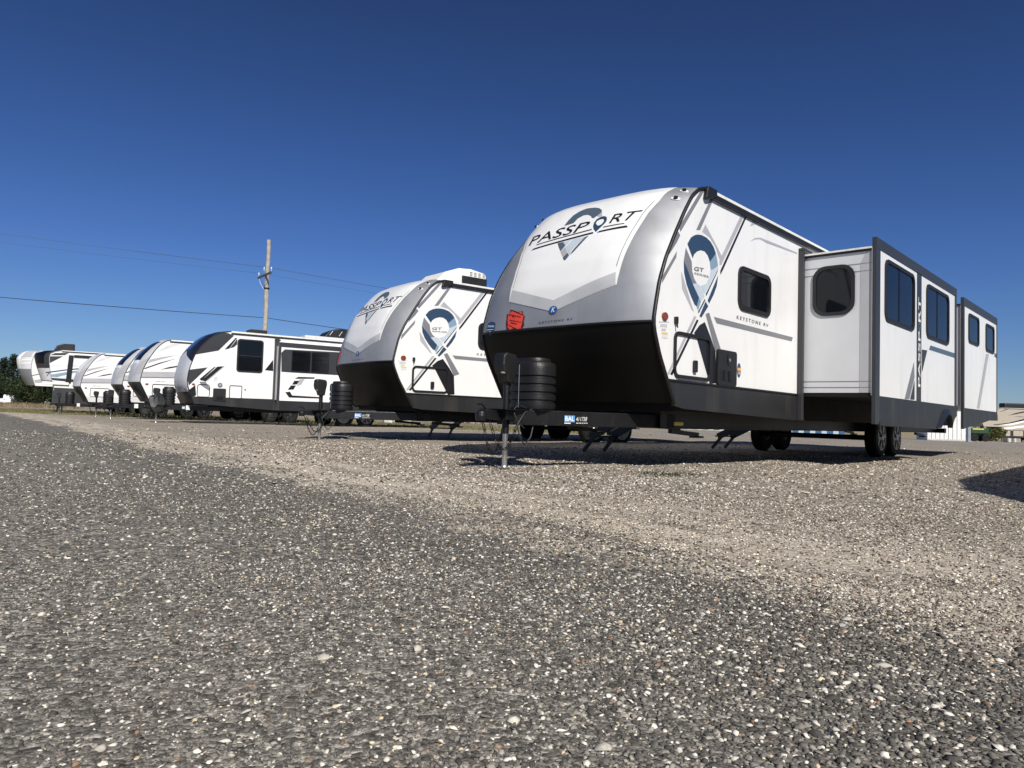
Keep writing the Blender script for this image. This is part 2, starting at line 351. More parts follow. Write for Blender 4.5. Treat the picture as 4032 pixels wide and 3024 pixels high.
def ground_mat():
    m, n, l, b = new_mat('gravel_ground')
    def N(t, **k):
        q = n.new(t)
        for a, v in k.items(): q.inputs[a.replace('_', ' ')].default_value = v
        return q
    def math_(op, a, b_=None, c=None, clamp=False):
        q = n.new('ShaderNodeMath'); q.operation = op; q.use_clamp = clamp
        for i, v in enumerate((a, b_, c)):
            if v is None: continue
            if isinstance(v, (int, float)): q.inputs[i].default_value = v
            else: l.new(v, q.inputs[i])
        return q.outputs[0]
    def sstep(v, a, b_):
        q = n.new('ShaderNodeMapRange'); q.interpolation_type = 'SMOOTHSTEP'; q.inputs['From Min'].default_value = a; q.inputs['From Max'].default_value = b_; l.new(v, q.inputs['Value']); return q.outputs[0]
    def mix(fac, a, b_):
        q = n.new('ShaderNodeMix'); q.data_type = 'RGBA'
        for k, v in (('Factor', fac), ('A', a), ('B', b_)):
            if isinstance(v, (int, float)): q.inputs[k].default_value = v
            elif isinstance(v, tuple): q.inputs[k].default_value = v + (1,)
            else: l.new(v, q.inputs[k])
        return q.outputs['Result']
    def ramp(v, *st):
        q = n.new('ShaderNodeValToRGB'); e = q.color_ramp.elements
        while len(e) < len(st): e.new(.5)
        for k, (p, c) in zip(e, st): k.position = p; k.color = c + (1,)
        l.new(v, q.inputs[0]); return q.outputs[0]
    geo = n.new('ShaderNodeNewGeometry'); sx = n.new('ShaderNodeSeparateXYZ'); l.new(geo.outputs['Position'], sx.inputs[0]); x, y = sx.outputs[0], sx.outputs[1]
    def noise(scale, det=5, rough=.55):
        q = N('ShaderNodeTexNoise', Scale=scale, Detail=det, Roughness=rough); l.new(geo.outputs['Position'], q.inputs['Vector']); return q.outputs['Fac']
    def vor(scale, feat='F1'):
        q = n.new('ShaderNodeTexVoronoi'); q.feature = feat; q.inputs['Scale'].default_value = scale; l.new(geo.outputs['Position'], q.inputs['Vector']); return q
    n1, n2, n3 = noise(.55), noise(2.6, 7), noise(.16, 4)
    sdist = math_('ADD', math_('MULTIPLY', x, .787), math_('SUBTRACT', math_('MULTIPLY', y, .617), 2.07))
    wob = math_('MULTIPLY', math_('SUBTRACT', n1, .5), 1.0); wob2 = math_('MULTIPLY', math_('SUBTRACT', n2, .5), .7)
    dn = math_('ADD', sdist, math_('ADD', wob, wob2))
    v1, v2, v3 = vor(70), vor(150), vor(30)
    def grey(v): q = n.new('ShaderNodeSeparateColor'); l.new(v.outputs['Color'], q.inputs[0]); return q.outputs[0]
    g1, g2, g3 = grey(v1), grey(v2), grey(v3)
    mixg = math_('ADD', math_('MULTIPLY', g1, .6), math_('MULTIPLY', g2, .4))
    dark = ramp(mixg, (.15, (.070, .065, .057)), (.5, (.175, .163, .142)), (.72, (.29, .27, .235)), (.9, (.54, .50, .43)))
    dark = mix(math_('MULTIPLY', sstep(n2, .5, .72), .4), dark, (.20, .175, .15))
    lot = ramp(mixg, (.15, (.075, .063, .051)), (.45, (.245, .211, .172)), (.7, (.44, .388, .318)), (.92, (.74, .675, .57)))
    lot = mix(math_('MULTIPLY', sstep(n1, .45, .75), .45), lot, (.20, .168, .136))
    sand = mix(math_('MULTIPLY', mixg, .75), (.47, .41, .325), (.72, .65, .54))
    dark = mix(math_('MULTIPLY', sstep(dn, -1.7, -.4), .22), dark, (.06, .057, .052))     # fresh, darker stone next to the edge
    t = sstep(dn, -.05, .12)                               # road -> lot
    belt = math_('MULTIPLY', sstep(dn, -.1, .12), math_('SUBTRACT', 1., sstep(dn, .7, 2.2)))
    along = math_('ADD', math_('MULTIPLY', x, -.617), math_('MULTIPLY', y, .787)); cv = n.new('ShaderNodeCombineXYZ'); l.new(math_('MULTIPLY', sdist, 1.6), cv.inputs[0]); l.new(math_('MULTIPLY', along, .28), cv.inputs[1])
    st = N('ShaderNodeTexNoise', Scale=2.2, Detail=6, Roughness=.6); l.new(cv.outputs[0], st.inputs['Vector'])      # streaks drawn out along the wheel tracks
    belt = math_('MULTIPLY', belt, sstep(st.outputs['Fac'], .34, .60))
    col = mix(t, dark, lot); col = mix(math_('MULTIPLY', belt, .8), col, sand)
    # farther off: worn grass verge, then dry field
    gv = math_('ADD', y, math_('ADD', math_('MULTIPLY', x, .44), math_('MULTIPLY', math_('SUBTRACT', n3, .5), 10.)))
    gm = math_('MULTIPLY', math_('MULTIPLY', sstep(gv, 25., 29.), math_('SUBTRACT', 1., sstep(gv, 46., 52.))), math_('SUBTRACT', 1., sstep(x, 1.5, 7.)))
    grass = mix(noise(1.7, 8, .7), (.15, .145, .05), (.30, .26, .13))
    col = mix(math_('MULTIPLY', gm, .85), col, grass)
    fm = sstep(math_('ADD', y, math_('MULTIPLY', x, .35)), 75., 95.)
    field = mix(noise(.08, 8, .7), (.24, .20, .12), (.36, .30, .19))
    col = mix(fm, col, field)
    l.new(col, b.inputs['Base Color']); b.inputs['Roughness'].default_value = .95; b.inputs['Specular IOR Level'].default_value = .15
    hgt = math_('ADD', math_('MULTIPLY', math_('SUBTRACT', 1., v1.outputs['Distance']), .7), math_('MULTIPLY', math_('SUBTRACT', 1., v2.outputs['Distance']), .3))
    hgt = math_('ADD', hgt, math_('MULTIPLY', math_('SUBTRACT', 1., v3.outputs['Distance']), .35))
    bp = N('ShaderNodeBump', Strength=.75, Distance=.008); l.new(hgt, bp.inputs['Height']); l.new(bp.outputs[0], b.inputs['Normal'])
    return m
tag(add('ground', ground(), ground_mat()), kind='structure')

def road():
    """pale asphalt road passing behind the lot"""
    mb = MB(); mb.v = []; C0 = np.array([(-90, 88.), (-40, 66), (-12, 53), (8, 45), (25, 39), (45, 31), (80, 18)]); NW = 9.
    t = np.linspace(0, len(C0) - 1, 90); cx, cy = np.interp(t, range(len(C0)), C0[:, 0]), np.interp(t, range(len(C0)), C0[:, 1])
    for X, Y in zip(cx, cy):
        for k in range(9):
            s = (k / 8 - .5) * NW; px, py = X + s * .39, Y + s * .92; mb.v.append((px, py, float(ground_bump(px, py)) + .03 - (.03 if k in (0, 8) else 0)))
    for i in range(len(t) - 1):
        for k in range(8): mb.face((i * 9 + k, i * 9 + k + 1, (i + 1) * 9 + k + 1, (i + 1) * 9 + k))
    m = mat('worn_asphalt', (.26, .25, .235), .9, var=.2, scale=.35, bump=.2, bscale=30, spec=.2, dirt=(.38, .34, .27), dirt_amt=.6)
    o = mb.build('road', m, smooth=0); tag(o, kind='structure')
road()

# ------------------------------------------------------------------ trailer front caps
class Cap:
    def __init__(s, E, split, bows, crown=.1, n=2.6, far=(0, 0, 0)):
        s.E = np.array(E, float); s.s = np.r_[0, np.cumsum(np.hypot(*np.diff(s.E, axis=0).T))]; s.sb = s.s[split]; s.ST = s.s[-1]
        s.bows, s.crown, s.n, s.far = bows, crown, n, far
        s.kn = [0, s.sb, (s.sb + s.ST) / 2, s.sb + .8 * (s.ST - s.sb), s.ST]
        q = np.linspace(0, s.ST, 400); k = np.ones(25) / 25; pad = lambda a: np.convolve(np.r_[[2 * a[0] - v for v in a[12:0:-1]], a, [2 * a[-1] - v for v in a[-2:-14:-1]]], k, 'valid')
        s.q = q; s.bw = pad(np.interp(q, s.kn, list(bows) + [0.])); s.nar = pad(np.interp(q, s.kn, [0, 0] + list(far)))
        k2 = np.ones(11) / 11; pd2 = lambda a: np.convolve(np.r_[[2 * a[0] - v for v in a[5:0:-1]], a, [2 * a[-1] - v for v in a[-2:-7:-1]]], k2, 'valid')
        s.ex = pd2(np.interp(q, s.s, s.E[:, 0])); s.ez = pd2(np.interp(q, s.s, s.E[:, 1]))
    def pt(s, q, y):
        q = np.asarray(q, float); y = np.asarray(y, float); k = 1 - np.abs(y / W) ** s.n
        x = np.interp(q, s.q, s.ex) - np.interp(q, s.q, s.bw) * k
        z = np.interp(q, s.q, s.ez) + np.interp(q, [s.sb, s.ST - .5, s.ST], [0, s.crown * .8, s.crown]) * k
        return np.stack([x, np.where(y > 0, y * (1 - np.interp(q, s.q, s.nar)), y), z], -1)
    def f(s, u, v, d):                                     # u = -y, v = length along the profile
        p = s.pt(v, -u); a = s.pt(v + .004, -u) - s.pt(v - .004, -u); b = s.pt(v, -u + .004) - s.pt(v, -u - .004)
        nn = np.cross(a, b); nn = nn / np.linalg.norm(nn)
        if nn[0] > 0: nn = -nn
        return tuple(p + nn * d)
    def skin(s, q0, q1, nq, ny=56):
        mb = MB(); qs = np.linspace(q0, q1, nq); th = np.linspace(-1, 1, ny); ys = W * np.sin(th * math.pi / 2 * .98) / math.sin(math.pi / 2 * .98)
        Q, Y = np.meshgrid(qs, ys, indexing='ij'); P = s.pt(Q, Y).reshape(-1, 3); mb.v = [tuple(map(float, p)) for p in P]
        for i in range(nq - 1):
            for j in range(ny - 1): mb.face((i * ny + j, (i + 1) * ny + j, (i + 1) * ny + j + 1, i * ny + j + 1))
        return mb
    def mapper(s, pose):
        qs = np.linspace(0, s.ST, 640); ys = np.linspace(-W, W, 560); Q, Y = np.meshgrid(qs, ys, indexing='ij')
        P = pose.w(s.pt(Q, Y).reshape(-1, 3)); px = project(P); Qf, Yf = Q.ravel(), Y.ravel()
        dep = (P - CC) @ CF
        def g(x, y):
            d2 = (px[:, 0] - x) ** 2 + (px[:, 1] - y) ** 2; m = d2 < max(9., d2.min() * 2 + 4); i = np.where(m)[0]; k = i[np.argmin(dep[i])]; k = i[np.argmin(d2[i] + (dep[i] > dep[i].min() + .4) * 1e6)]
            return (-Yf[k], Qf[k])
        return g
E1 = [(-.233, .725), (-.383, .963), (-.54, 1.212), (-.646, 1.447), (-.668, 1.546), (-.636, 1.705), (-.57, 1.974), (-.457, 2.229), (-.291, 2.501), (-.09, 2.804), (.067, 3.008), (.205, 3.113), (.349, 3.157)]
CAP1 = Cap(E1, 4, (.1, .12, .28, .22), .095, 4., (.06, .19, .2))

# ------------------------------------------------------------------ running gear shared by all trailers
def wheel_proto(r=.355, wid=.21):
    t = MB(); h = wid / 2
    t.lathe([(r * .64, -h * .9), (r * .80, -h), (r * .93, -h * .92), (r, -h * .6), (r, h * .6), (r * .93, h * .92), (r * .80, h), (r * .64, h * .9)], (0, 0, 0), 'y', 40)
    tm = t.build('tyre', 'rubber', None, smooth=30).data
    m = MB(); m.lathe([(r * .66, -h * .88), (r * .62, -h * .95), (r * .58, -h * .6), (.1, -h * .55), (.085, h), (r * .6, h * .8)], (0, 0, 0), 'y', 32)
    rm = m.build('rim', 'rim', None, smooth=30).data
    sp = MB()
    for k in range(6):
        a = k * math.pi / 3
        for da in (-.13, .13):
            p0 = (math.cos(a) * .07, -h * .93, math.sin(a) * .07); p1 = (math.cos(a + da) * r * .6, -h * .93, math.sin(a + da) * r * .6)
            sp.beam(p0, p1, .022, .028, up=(0, 1, 0))
    sp.lathe([(.062, -h * .8), (.06, -h * 1.05), (.045, -h * 1.18), (.01, -h * 1.2)], (0, 0, 0), 'y', 18)
    sp.lathe([(r * .655, -h * .93), (r * .655, -h * .99), (r * .61, -h * .99), (r * .61, -h * .93)], (0, 0, 0), 'y', 36)
    sm = sp.build('spokes', 'alloy', None, smooth=35).data
    for o in [o for o in bpy.data.objects if o.name.split('.')[0] in ('tyre', 'rim', 'spokes') and o.parent is None]: bpy.data.objects.remove(o)
    return tm, rm, sm
WHEEL = wheel_proto()
def wheels(root, axles, y=1.06, r=.355):
    for x in axles:
        for s in (-1, 1):
            o = add('wheel', WHEEL[0], None, root); o.location = (x, s * y, r); o.rotation_euler = (0, random.uniform(0, 6), 0 if s < 0 else math.pi)
            add('rim', WHEEL[1], None, o); add('spokes', WHEEL[2], None, o)
        MB().tube([(x, -y + .1, r - .02), (x, y - .1, r - .02)], .045, 10).build('axle', 'frame', root, smooth=40)
def chassis(root, x0, x1, z0=.45, z1=.66, cross=True):
    for s in (-1, 1):
        b = MB(); y = s * .86
        b.box(x0, x1, y - .035, y + .035, z0, z0 + .012).box(x0, x1, y - .035, y + .035, z1 - .012, z1).box(x0, x1, y - .006, y + .006, z0 + .012, z1 - .012)
        b.build('chassis_rail', 'frame', root)
    c = MB()
    x = x0 + .5
    while cross and x < x1: c.box(x - .03, x + .03, -.85, .85, z0 + .06, z0 + .14); x += 1.25
    if cross: c.build('crossmembers', 'frame', root)
def tongue(root, tank=(-1.09, .25, .2), tank_z=(.615, 1.165), jx=-1.5, head=True, sticker=None, foot=True):
    # A-frame, coupler, jack, gas-bottle cover
    for s in (-1, 1):
        MB().beam((jx - .02, s * .07, .53), (.35, s * .88, .53), .06, .155).build('tongue_beam', 'frame', root, bevel=.006)
    c = MB(); c.box(jx - .12, jx + .12, -.12, .12, .50, .60).beam((jx - .1, 0, .54), (jx - .34, 0, .555), .10, .09).lathe([(.052, -.05), (.06, 0), (.055, .04), (.03, .055)], (jx - .36, 0, .535), 'z', 16)
    c.tube([(jx - .3, .0, .61), (jx - .36, 0, .655), (jx - .42, 0, .65)], .012, 6).box(jx - .2, jx + .16, -.19, .19, .602, .612)
    c.build('coupler', 'frame', root, bevel=.006)
    t = MB(); t.tube([(jx, 0, .03), (jx, 0, .48)], .027, 14)
    j = t.build('jack_leg', 'zinc', root, smooth=40)
    MB().lathe([(.035, 0), (.07, .004), (.072, .014), (.035, .018), (.03, .03)], (jx, 0, .0), 'z', 20).build('foot_plate', 'zinc', j)
    MB().tube([(jx, 0, .36), (jx, 0, 1.0)], .037, 14).build('jack_tube', 'frame', root, smooth=40)
    if head:
        h = MB()
        f = lambda u, v, d: (jx + u, d, v)
        h.prism([(-.075, .96), (-.05, .88), (.05, .88), (.065, .98), (.085, 1.08), (.085, 1.14), (.06, 1.175), (-.09, 1.19), (-.125, 1.16), (-.13, 1.06), (-.115, 1.0)], f, -.075, .075)
        ho = h.build('jack_head', 'black', root, bevel=.02, seg=3)
        MB().lathe([(.028, 0), (.03, .012), (.02, .02)], (jx - .09, -.035, .975), 'z', 12).build('jack_lamp', 'galv', ho)
    cx, a, b = tank; z0, z1 = tank_z; H = z1 - z0
    prof = [(.86, 0), (.97, .012), (1., .05)]
    for k in range(4):
        zz = .13 + k * .155
        prof += [(1., zz), (.93, zz + .012), (.93, zz + .05), (1.0, zz + .068)]
    prof += [(1., .80), (.985, .86), (.93, .905), (.80, .93), (.76, .935), (.76, .96), (.72, 1.0), (.3, 1.0)]
    g = MB(); n = 40; rings = []
    for r_, h_ in prof:
        pts = []
        for i in range(n):
            an = 2 * math.pi * i / n; ca, sa = math.cos(an), math.sin(an); e = 2 / 2.6
            pts.append((cx + math.copysign(abs(ca) ** e, ca) * b * r_, math.copysign(abs(sa) ** e, sa) * a * r_, z0 + h_ * H))
        rings.append(g.addv(pts))
    for A, B in zip(rings, rings[1:]):
        for i in range(n): g.face((A + i, A + (i + 1) % n, B + (i + 1) % n, B + i))
    g.face([rings[0] + i for i in range(n)][::-1]); g.face([rings[-1] + i for i in range(n)])
    go = g.build('gas_bottle_cover', 'black', root, smooth=35)
    MB().tube([(cx - b * 1.005, .02, z0 + .02), (cx - b * 1.005, .02, z0 + H * .86)], .0035, 6).build('cover_seam', 'zinc', go)
    MB().box(cx - b, cx + b, -a - .03, a + .03, z0 - .012, z0).lathe([(a * .95, -.10), (a * .9, 0)], (cx, 0, z0 - .01), 'z', 24, sx=b / a).build('bottle_tray', 'frame', root)
    # safety chains, breakaway cable, wiring
    for s in (-1, 1):
        ch = MB(); pts = []
        for i in range(15):
            t_ = i / 14; pts.append(Vector((jx - .28 + .38 * t_, s * (.05 + .05 * t_), .47 - .33 * math.sin(math.pi * min(1, t_ * 1.05)) * (1 if s > 0 else .82))))
        for i in range(14):
            a_, b_ = pts[i], pts[i + 1]; d = (b_ - a_).normalized(); sd = d.cross(Vector((0, 1, 0) if i % 2 else (1, 0, .3))).normalized(); L = (b_ - a_).length * .66; c_ = (a_ + b_) / 2
            ch.tube([c_ + d * math.cos(q * math.pi / 4) * L + sd * math.sin(q * math.pi / 4) * .014 for q in range(8)], .0045, 5, closed=True)
        ch.build('safety_chain', 'frame', root)
    cb = MB(); cb.tube([(jx + .25, -.14, .62), (jx + .08, -.19, .58), (jx - .06, -.22, .46), (jx - .02, -.22, .33), (jx + .08, -.2, .25), (jx + .18, -.19, .33), (jx + .24, -.17, .45)], .008, 6)
    cb.tube([(jx + .2, -.1, .63), (jx + .05, -.12, .66), (jx - .05, -.15, .6), (jx - .02, -.17, .5), (jx + .1, -.17, .42)], .006, 6); cb.build('wiring', 'cable', root, smooth=60)
    MB().box(jx + .22, jx + .30, -.205, -.2, .555, .585).build('tag', 'pink', root)
def beam_face(jx=-1.5):
    a = np.array([jx - .02, -.07, 0]); b = np.array([.35, -.88, 0]); d = (b - a) / np.linalg.norm(b - a); n = np.array([d[1], -d[0], 0])
    if n[1] > 0: n = -n
    return lambda u, v, q: tuple(a + d * u + n * (.03 + q) + np.array([0, 0, v]))
def steps(root, x, w=.55, z=.52):
    for s in (0, 1):
        xx = x + s * w
        MB().beam((xx, 1.2, z), (xx, 1.74, .25), .025, .13).beam((xx, 1.62, .30), (xx, 1.86, .015), .02, .06).build('step_rail', 'frame', root)
    for yy, zz in ((1.38, .43), (1.70, .25)):
        MB().box(x - .01, x + w + .01, yy - .1, yy + .1, zz, zz + .025).build('step_tread', 'frame', root, bevel=.004)
def stabiliser(root, x, y, z=.45):
    MB().beam((x, y, z - .03), (x + .62, y * 1.02, z - .07), .05, .05).box(x + .56, x + .7, y - .06, y + .06, z - .11, z - .085).build('stabiliser_jack', 'frame', root)

def onZ(pose, px, py, z):
    d = ray(px, py); t = (z + pose.o[2] - CC[2]) / d[2]; l = pose.loc(CC + t * d); return (l[0], l[1])
def shell(root, cap, L, z0, ztop, wallmat='white', roofmat='roofw', right=True):
    """side walls, rear wall and crowned roof behind a front cap"""
    q = np.linspace(0, cap.ST, 60); e = [(float(a), float(b)) for a, b in zip(np.interp(q, cap.q, cap.ex), np.interp(q, cap.q, cap.ez)) if b > z0]
    MB().prism([(np.interp(z0, [b for a, b in e], [a for a, b in e]) if 0 else e[0][0] + .02, z0)] + e + [(L, ztop), (L, z0)], side(-W), -.04, 0).build('side_wall', wallmat, root)
    m = MB(); qs = [t for t in q if np.interp(t, cap.q, cap.ez) > z0]; A = m.addv([cap.pt(t, W) for t in qs]); B = m.addv([(max(1.3, cap.E[-1][0] + .6), W, float(np.interp(t, cap.q, cap.ez))) for t in qs]); C = m.addv([(L, W, float(np.interp(t, cap.q, cap.ez))) for t in qs])
    for i in range(len(qs) - 1): m.face((A + i, A + i + 1, B + i + 1, B + i)); m.face((B + i, B + i + 1, C + i + 1, C + i))
    m.build('side_wall', wallmat, root)
    MB().box(L - .04, L, -W + .045, W - .005, z0, ztop - .002).build('rear_wall', wallmat, root)
    r = MB(); ys = np.linspace(-W, W, 25); P0 = cap.pt(np.full(25, cap.ST), ys); xs = [None, max(1.3, cap.E[-1][0] + .6), L]; rows = []
    for X in xs: rows.append(r.addv(P0 if X is None else [(X, yy, ztop + cap.crown * (1 - abs(yy / W) ** cap.n)) for yy in ys]))
    for a, b in zip(rows, rows[1:]):
        for i in range(24): r.face((a + i, b + i, b + i + 1, a + i + 1))
    r.build('roof', roofmat, root, smooth=40)
def edge_trim(root, cap, m='black', r=.02, q0=0.):
    for s in (-1, 1):
        q = np.linspace(q0, cap.ST, 40); MB().tube([tuple(cap.pt(t, s * W) + np.array([0, s * .004, 0])) for t in q], r, 8).build('edge_trim', m, root, smooth=60)
def hatch(root, f, u0, u1, v0, v1, parent=None, m='white', r=.06, fw=.03, latch=True):
    o = MB().ring(rrect(u0, u1, v0, v1, r), rrect(u0 + fw, u1 - fw, v0 + fw, v1 - fw, r * .6), f, -.005, .022).build('hatch', 'black', root)
    if m: MB().prism(rrect(u0 + fw, u1 - fw, v0 + fw, v1 - fw, r * .6), f, -.004, .008).build('hatch_panel', m, o)
    if latch:
        c = u0 + (u1 - u0) * .55; MB().prism(rrect(c - .035, c + .035, v0 + .08, v0 + .21, .015), f, .009, .032).build('latch', 'black', o, bevel=.006)
    return o
def bar(p, q, w0, w1=None):
    """stripe polygon between two points, widths measured across"""
    w1 = w0 if w1 is None else w1; p, q = np.array(p), np.array(q); d = (q - p) / np.linalg.norm(q - p); n = np.array([-d[1], d[0]])
    return [tuple(p - n * w0 / 2), tuple(q - n * w1 / 2), tuple(q + n * w1 / 2), tuple(p + n * w0 / 2)]

G1 = CAP1.mapper(P1)
def s2(x, y): return P1.onY(*c2(x, y), -W)
def s8(x, y): return P1.onY(*c8(x, y), -W)
def sH(x, y): return P1.onY(*cH(x, y), -W)
def poly(fn, pts): return [fn(*p) for p in pts]

def cap_graphics(root, capo, full=True):
    f = CAP1.f; D = .004
    g = lambda c, pts: [G1(*c(*p)) for p in pts]
    # white field with a V-shaped lower edge, mirrored about the centre line
    rt = [(1265, 885), (1300, 740), (1345, 610), (1420, 470), (1510, 325), (1600, 225)]
    R_ = [G1(*c1(*p)) for p in rt]; tipq = G1(*c1(760, 1105))
    right = [(tipq[0], tipq[1])] + R_ + [(R_[-1][0] + .03, CAP1.ST)]
    cx = .0
    Lf = [G1(*c1(*p)) for p in [(412, 1025), (428, 920), (455, 830), (490, 720), (530, 610), (585, 490)]]
    field = [tipq] + right[1:] + [(Lf[-1][0] - .02, CAP1.ST)] + Lf[::-1]
    MB().sheet(field, f, D, .09).build('white_field', 'cap_white', capo, smooth=0)
    band = [(tipq[0], tipq[1] + .004), (R_[0][0] - .012, R_[0][1] + .004), (R_[0][0] - .03, R_[0][1] + .14), (tipq[0], tipq[1] + .13), (Lf[0][0] + .03, Lf[0][1] + .14), (Lf[0][0] + .012, Lf[0][1] + .004)]
    MB().sheet(band, f, D + .003, .09).build('pearl_band', 'pearl', capo, smooth=0)
    for ln in ([(u - .05, v) for u, v in R_[1:]], [(u + .045, v) for u, v in Lf[1:]]):
        e_ = MB()
        for a, b in zip(ln, ln[1:]): e_.sheet(bar(a, b, .008), f, D + .004, .09)
        e_.build('pinstripe', 'gvinyl', capo, smooth=0)
    # big map-pin behind the name
    gp = lambda pts: g(cP, pts)
    MB().sheet(gp([(720, 400), (790, 310), (880, 220), (1000, 145), (1120, 100), (1250, 84), (1330, 92), (1378, 125), (1370, 165), (1310, 210), (1235, 268), (1200, 262), (1185, 230), (1130, 205), (1060, 215), (960, 270), (890, 345), (860, 362)]), f, D + .003, .09).build('pin_emblem', 'slate', capo, smooth=0)
    MB().sheet(gp([(605, 705), (705, 680), (738, 745), (655, 842)]), f, D + .003, .09).build('pin_emblem', 'slate', capo, smooth=0)
    MB().sheet(gp([(695, 945), (780, 868), (808, 918), (740, 995), (712, 992)]), f, D + .003, .09).build('pin_emblem', 'slate', capo, smooth=0)
    MB().sheet(gp([(1090, 592), (1150, 572), (1020, 705), (880, 855), (820, 905), (860, 835)]), f, D + .003, .09).build('pin_emblem', 'slate', capo, smooth=0)
    MB().sheet(gp([(715, 680), (845, 640), (745, 745)]), f, D + .003, .09).build('pin_emblem', 'paleblue', capo, smooth=0)
    MB().sheet(gp([(870, 632), (1080, 592), (860, 800), (812, 905), (752, 760)]), f, D + .003, .09).build('pin_emblem', 'paleblue', capo, smooth=0)
    MB().sheet(gp([(658, 850), (745, 760), (778, 862), (695, 938)]), f, D + .003, .09).build('pin_emblem', 'lgvinyl', capo, smooth=0)
    MB().sheet(gp([(1290, 230), (1378, 160), (1382, 225), (1330, 240)]), f, D + .003, .09).build('pin_emblem', 'lgvinyl', capo, smooth=0)
    t = MB()
    for s_, bl, br, tr, tl in (('PASSP', (100, 755), (1085, 480), (1200, 312), (165, 603)), ('RT', (1500, 360), (1935, 290), (2092, 128), (1560, 212))):
        q = gp([bl, br, tr, tl]); t.text(s_, q, f, D + .005, .12, .004)
    t.sheet(gp([(222, 745), (255, 725), (1200, 460), (1205, 472)]), f, D + .005, .09); t.sheet(gp([(150, 830), (195, 797), (1222, 510), (1232, 532)]), f, D + .005, .09)
    t.sheet(gp([(1388, 432), (1412, 415), (1770, 352), (1768, 364)]), f, D + .005, .09); t.sheet(gp([(1288, 522), (1340, 490), (1805, 397), (1828, 427)]), f, D + .005, .09)
    t.build('name_lettering', 'ink', capo)
    o_out = gp([(1272, 505), (1238, 455), (1228, 400), (1245, 345), (1290, 290), (1360, 248), (1420, 236), (1462, 250), (1466, 300), (1440, 345), (1390, 395), (1330, 450)])
    o_in = gp([(1300, 402), (1280, 378), (1275, 355), (1285, 330), (1310, 305), (1350, 284), (1390, 276), (1415, 285), (1418, 310), (1400, 345), (1370, 378), (1335, 398)])
    m = MB()
    A = m.addv([f(u, v, D + .006) for u, v in o_out]); B = m.addv([f(u, v, D + .006) for u, v in o_in])
    for i in range(12): j = (i + 1) % 12; m.face((A + i, A + j, B + j, B + i))
    m.build('pin_letter', 'navy', capo)
    # maker's oval badge and name
    bu, bv = G1(*cT(1660, 222))
    MB().sheet(ell(bu, bv, .06, .042), f, D + .008, .09).build('badge', 'bluep', capo)
    MB().text('K', [(bu - .022, bv - .027), (bu + .032, bv - .027), (bu + .032, bv + .027), (bu - .022, bv + .027)], f, D + .011, .2, .01).build('badge_letter', 'wprint', capo)
    if full or True:
        MB().text('K E Y S T O N E   R V', [G1(*cT(1345, 528)), G1(*cT(2075, 440)), G1(*cT(2085, 395)), G1(*cT(1345, 485))], f, D, 0, .004).build('maker_lettering', 'ink', capo)
    # clearance lamps near the roof corner
    for s in (1, -1):
        for p in ((1797, 150), (1730, 210)):
            u, v = G1(*c1(*p)); L_ = MB()
            L_.prism(ell(s * u, v, .045, .022, 14), f, 0, .012); lo = L_.build('clearance_lamp', 'wprint', root)
            MB().prism(ell(s * u, v, .02, .016, 12), f, .012, .035).build('lens', 'rubber', lo)
def tag_stickers(root, capo):
    f = CAP1.f; g = lambda pts: [G1(*cT(*p)) for p in pts]
    MB().sheet(g([(730, 218), (890, 272), (985, 240), (1000, 335), (1040, 365), (1012, 470), (1025, 560), (990, 600), (960, 690), (830, 640), (690, 690), (640, 620), (628, 520), (645, 400), (650, 315), (700, 310)]), f, .006, .09).build('sale_tag', 'maroon', capo)
    MB().sheet(g([(760, 252), (1018, 362), (990, 480), (950, 668), (672, 540), (668, 420), (690, 330)]), f, .010, .09).sheet(g([(905, 285), (975, 256), (985, 330)]), f, .010, .09).sheet(g([(672, 560), (800, 625), (705, 658), (665, 600)]), f, .010, .09).build('sale_tag', 'redp', capo)
    t = MB()
    t.lines(1, g([(700, 350), (960, 395), (955, 360), (715, 300)]), f, .013); t.lines(1, g([(770, 385), (825, 395), (825, 360), (770, 350)]), f, .013)
    t.lines(1, g([(710, 470), (965, 505), (965, 475), (720, 425)]), f, .013); t.lines(1, g([(740, 535), (870, 555), (875, 505), (745, 478)]), f, .013)
    t.build('tag_handwriting', 'maroon', capo)
    MB().sheet(g([(232, 560), (235, 520), (300, 488), (345, 486), (395, 515), (390, 600), (370, 690), (290, 785), (235, 720), (212, 640)]), f, .006, .09).build('shield_sticker', 'navy', capo)
    MB().sheet(g([(222, 610), (245, 560), (380, 560), (378, 610)]), f, .009, .09).build('shield_sticker', 'cyanp', capo)
    t = MB(); t.text('YEAR', g([(240, 605), (370, 600), (378, 562), (245, 568)]), f, .012, 0, .004); t.sheet(g([(225, 668), (228, 652), (362, 645), (360, 660)]), f, .010, .09); t.lines(1, g([(262, 715), (312, 710), (314, 680), (262, 685)]), f, .010); t.build('sticker_lettering', 'wprint', capo)
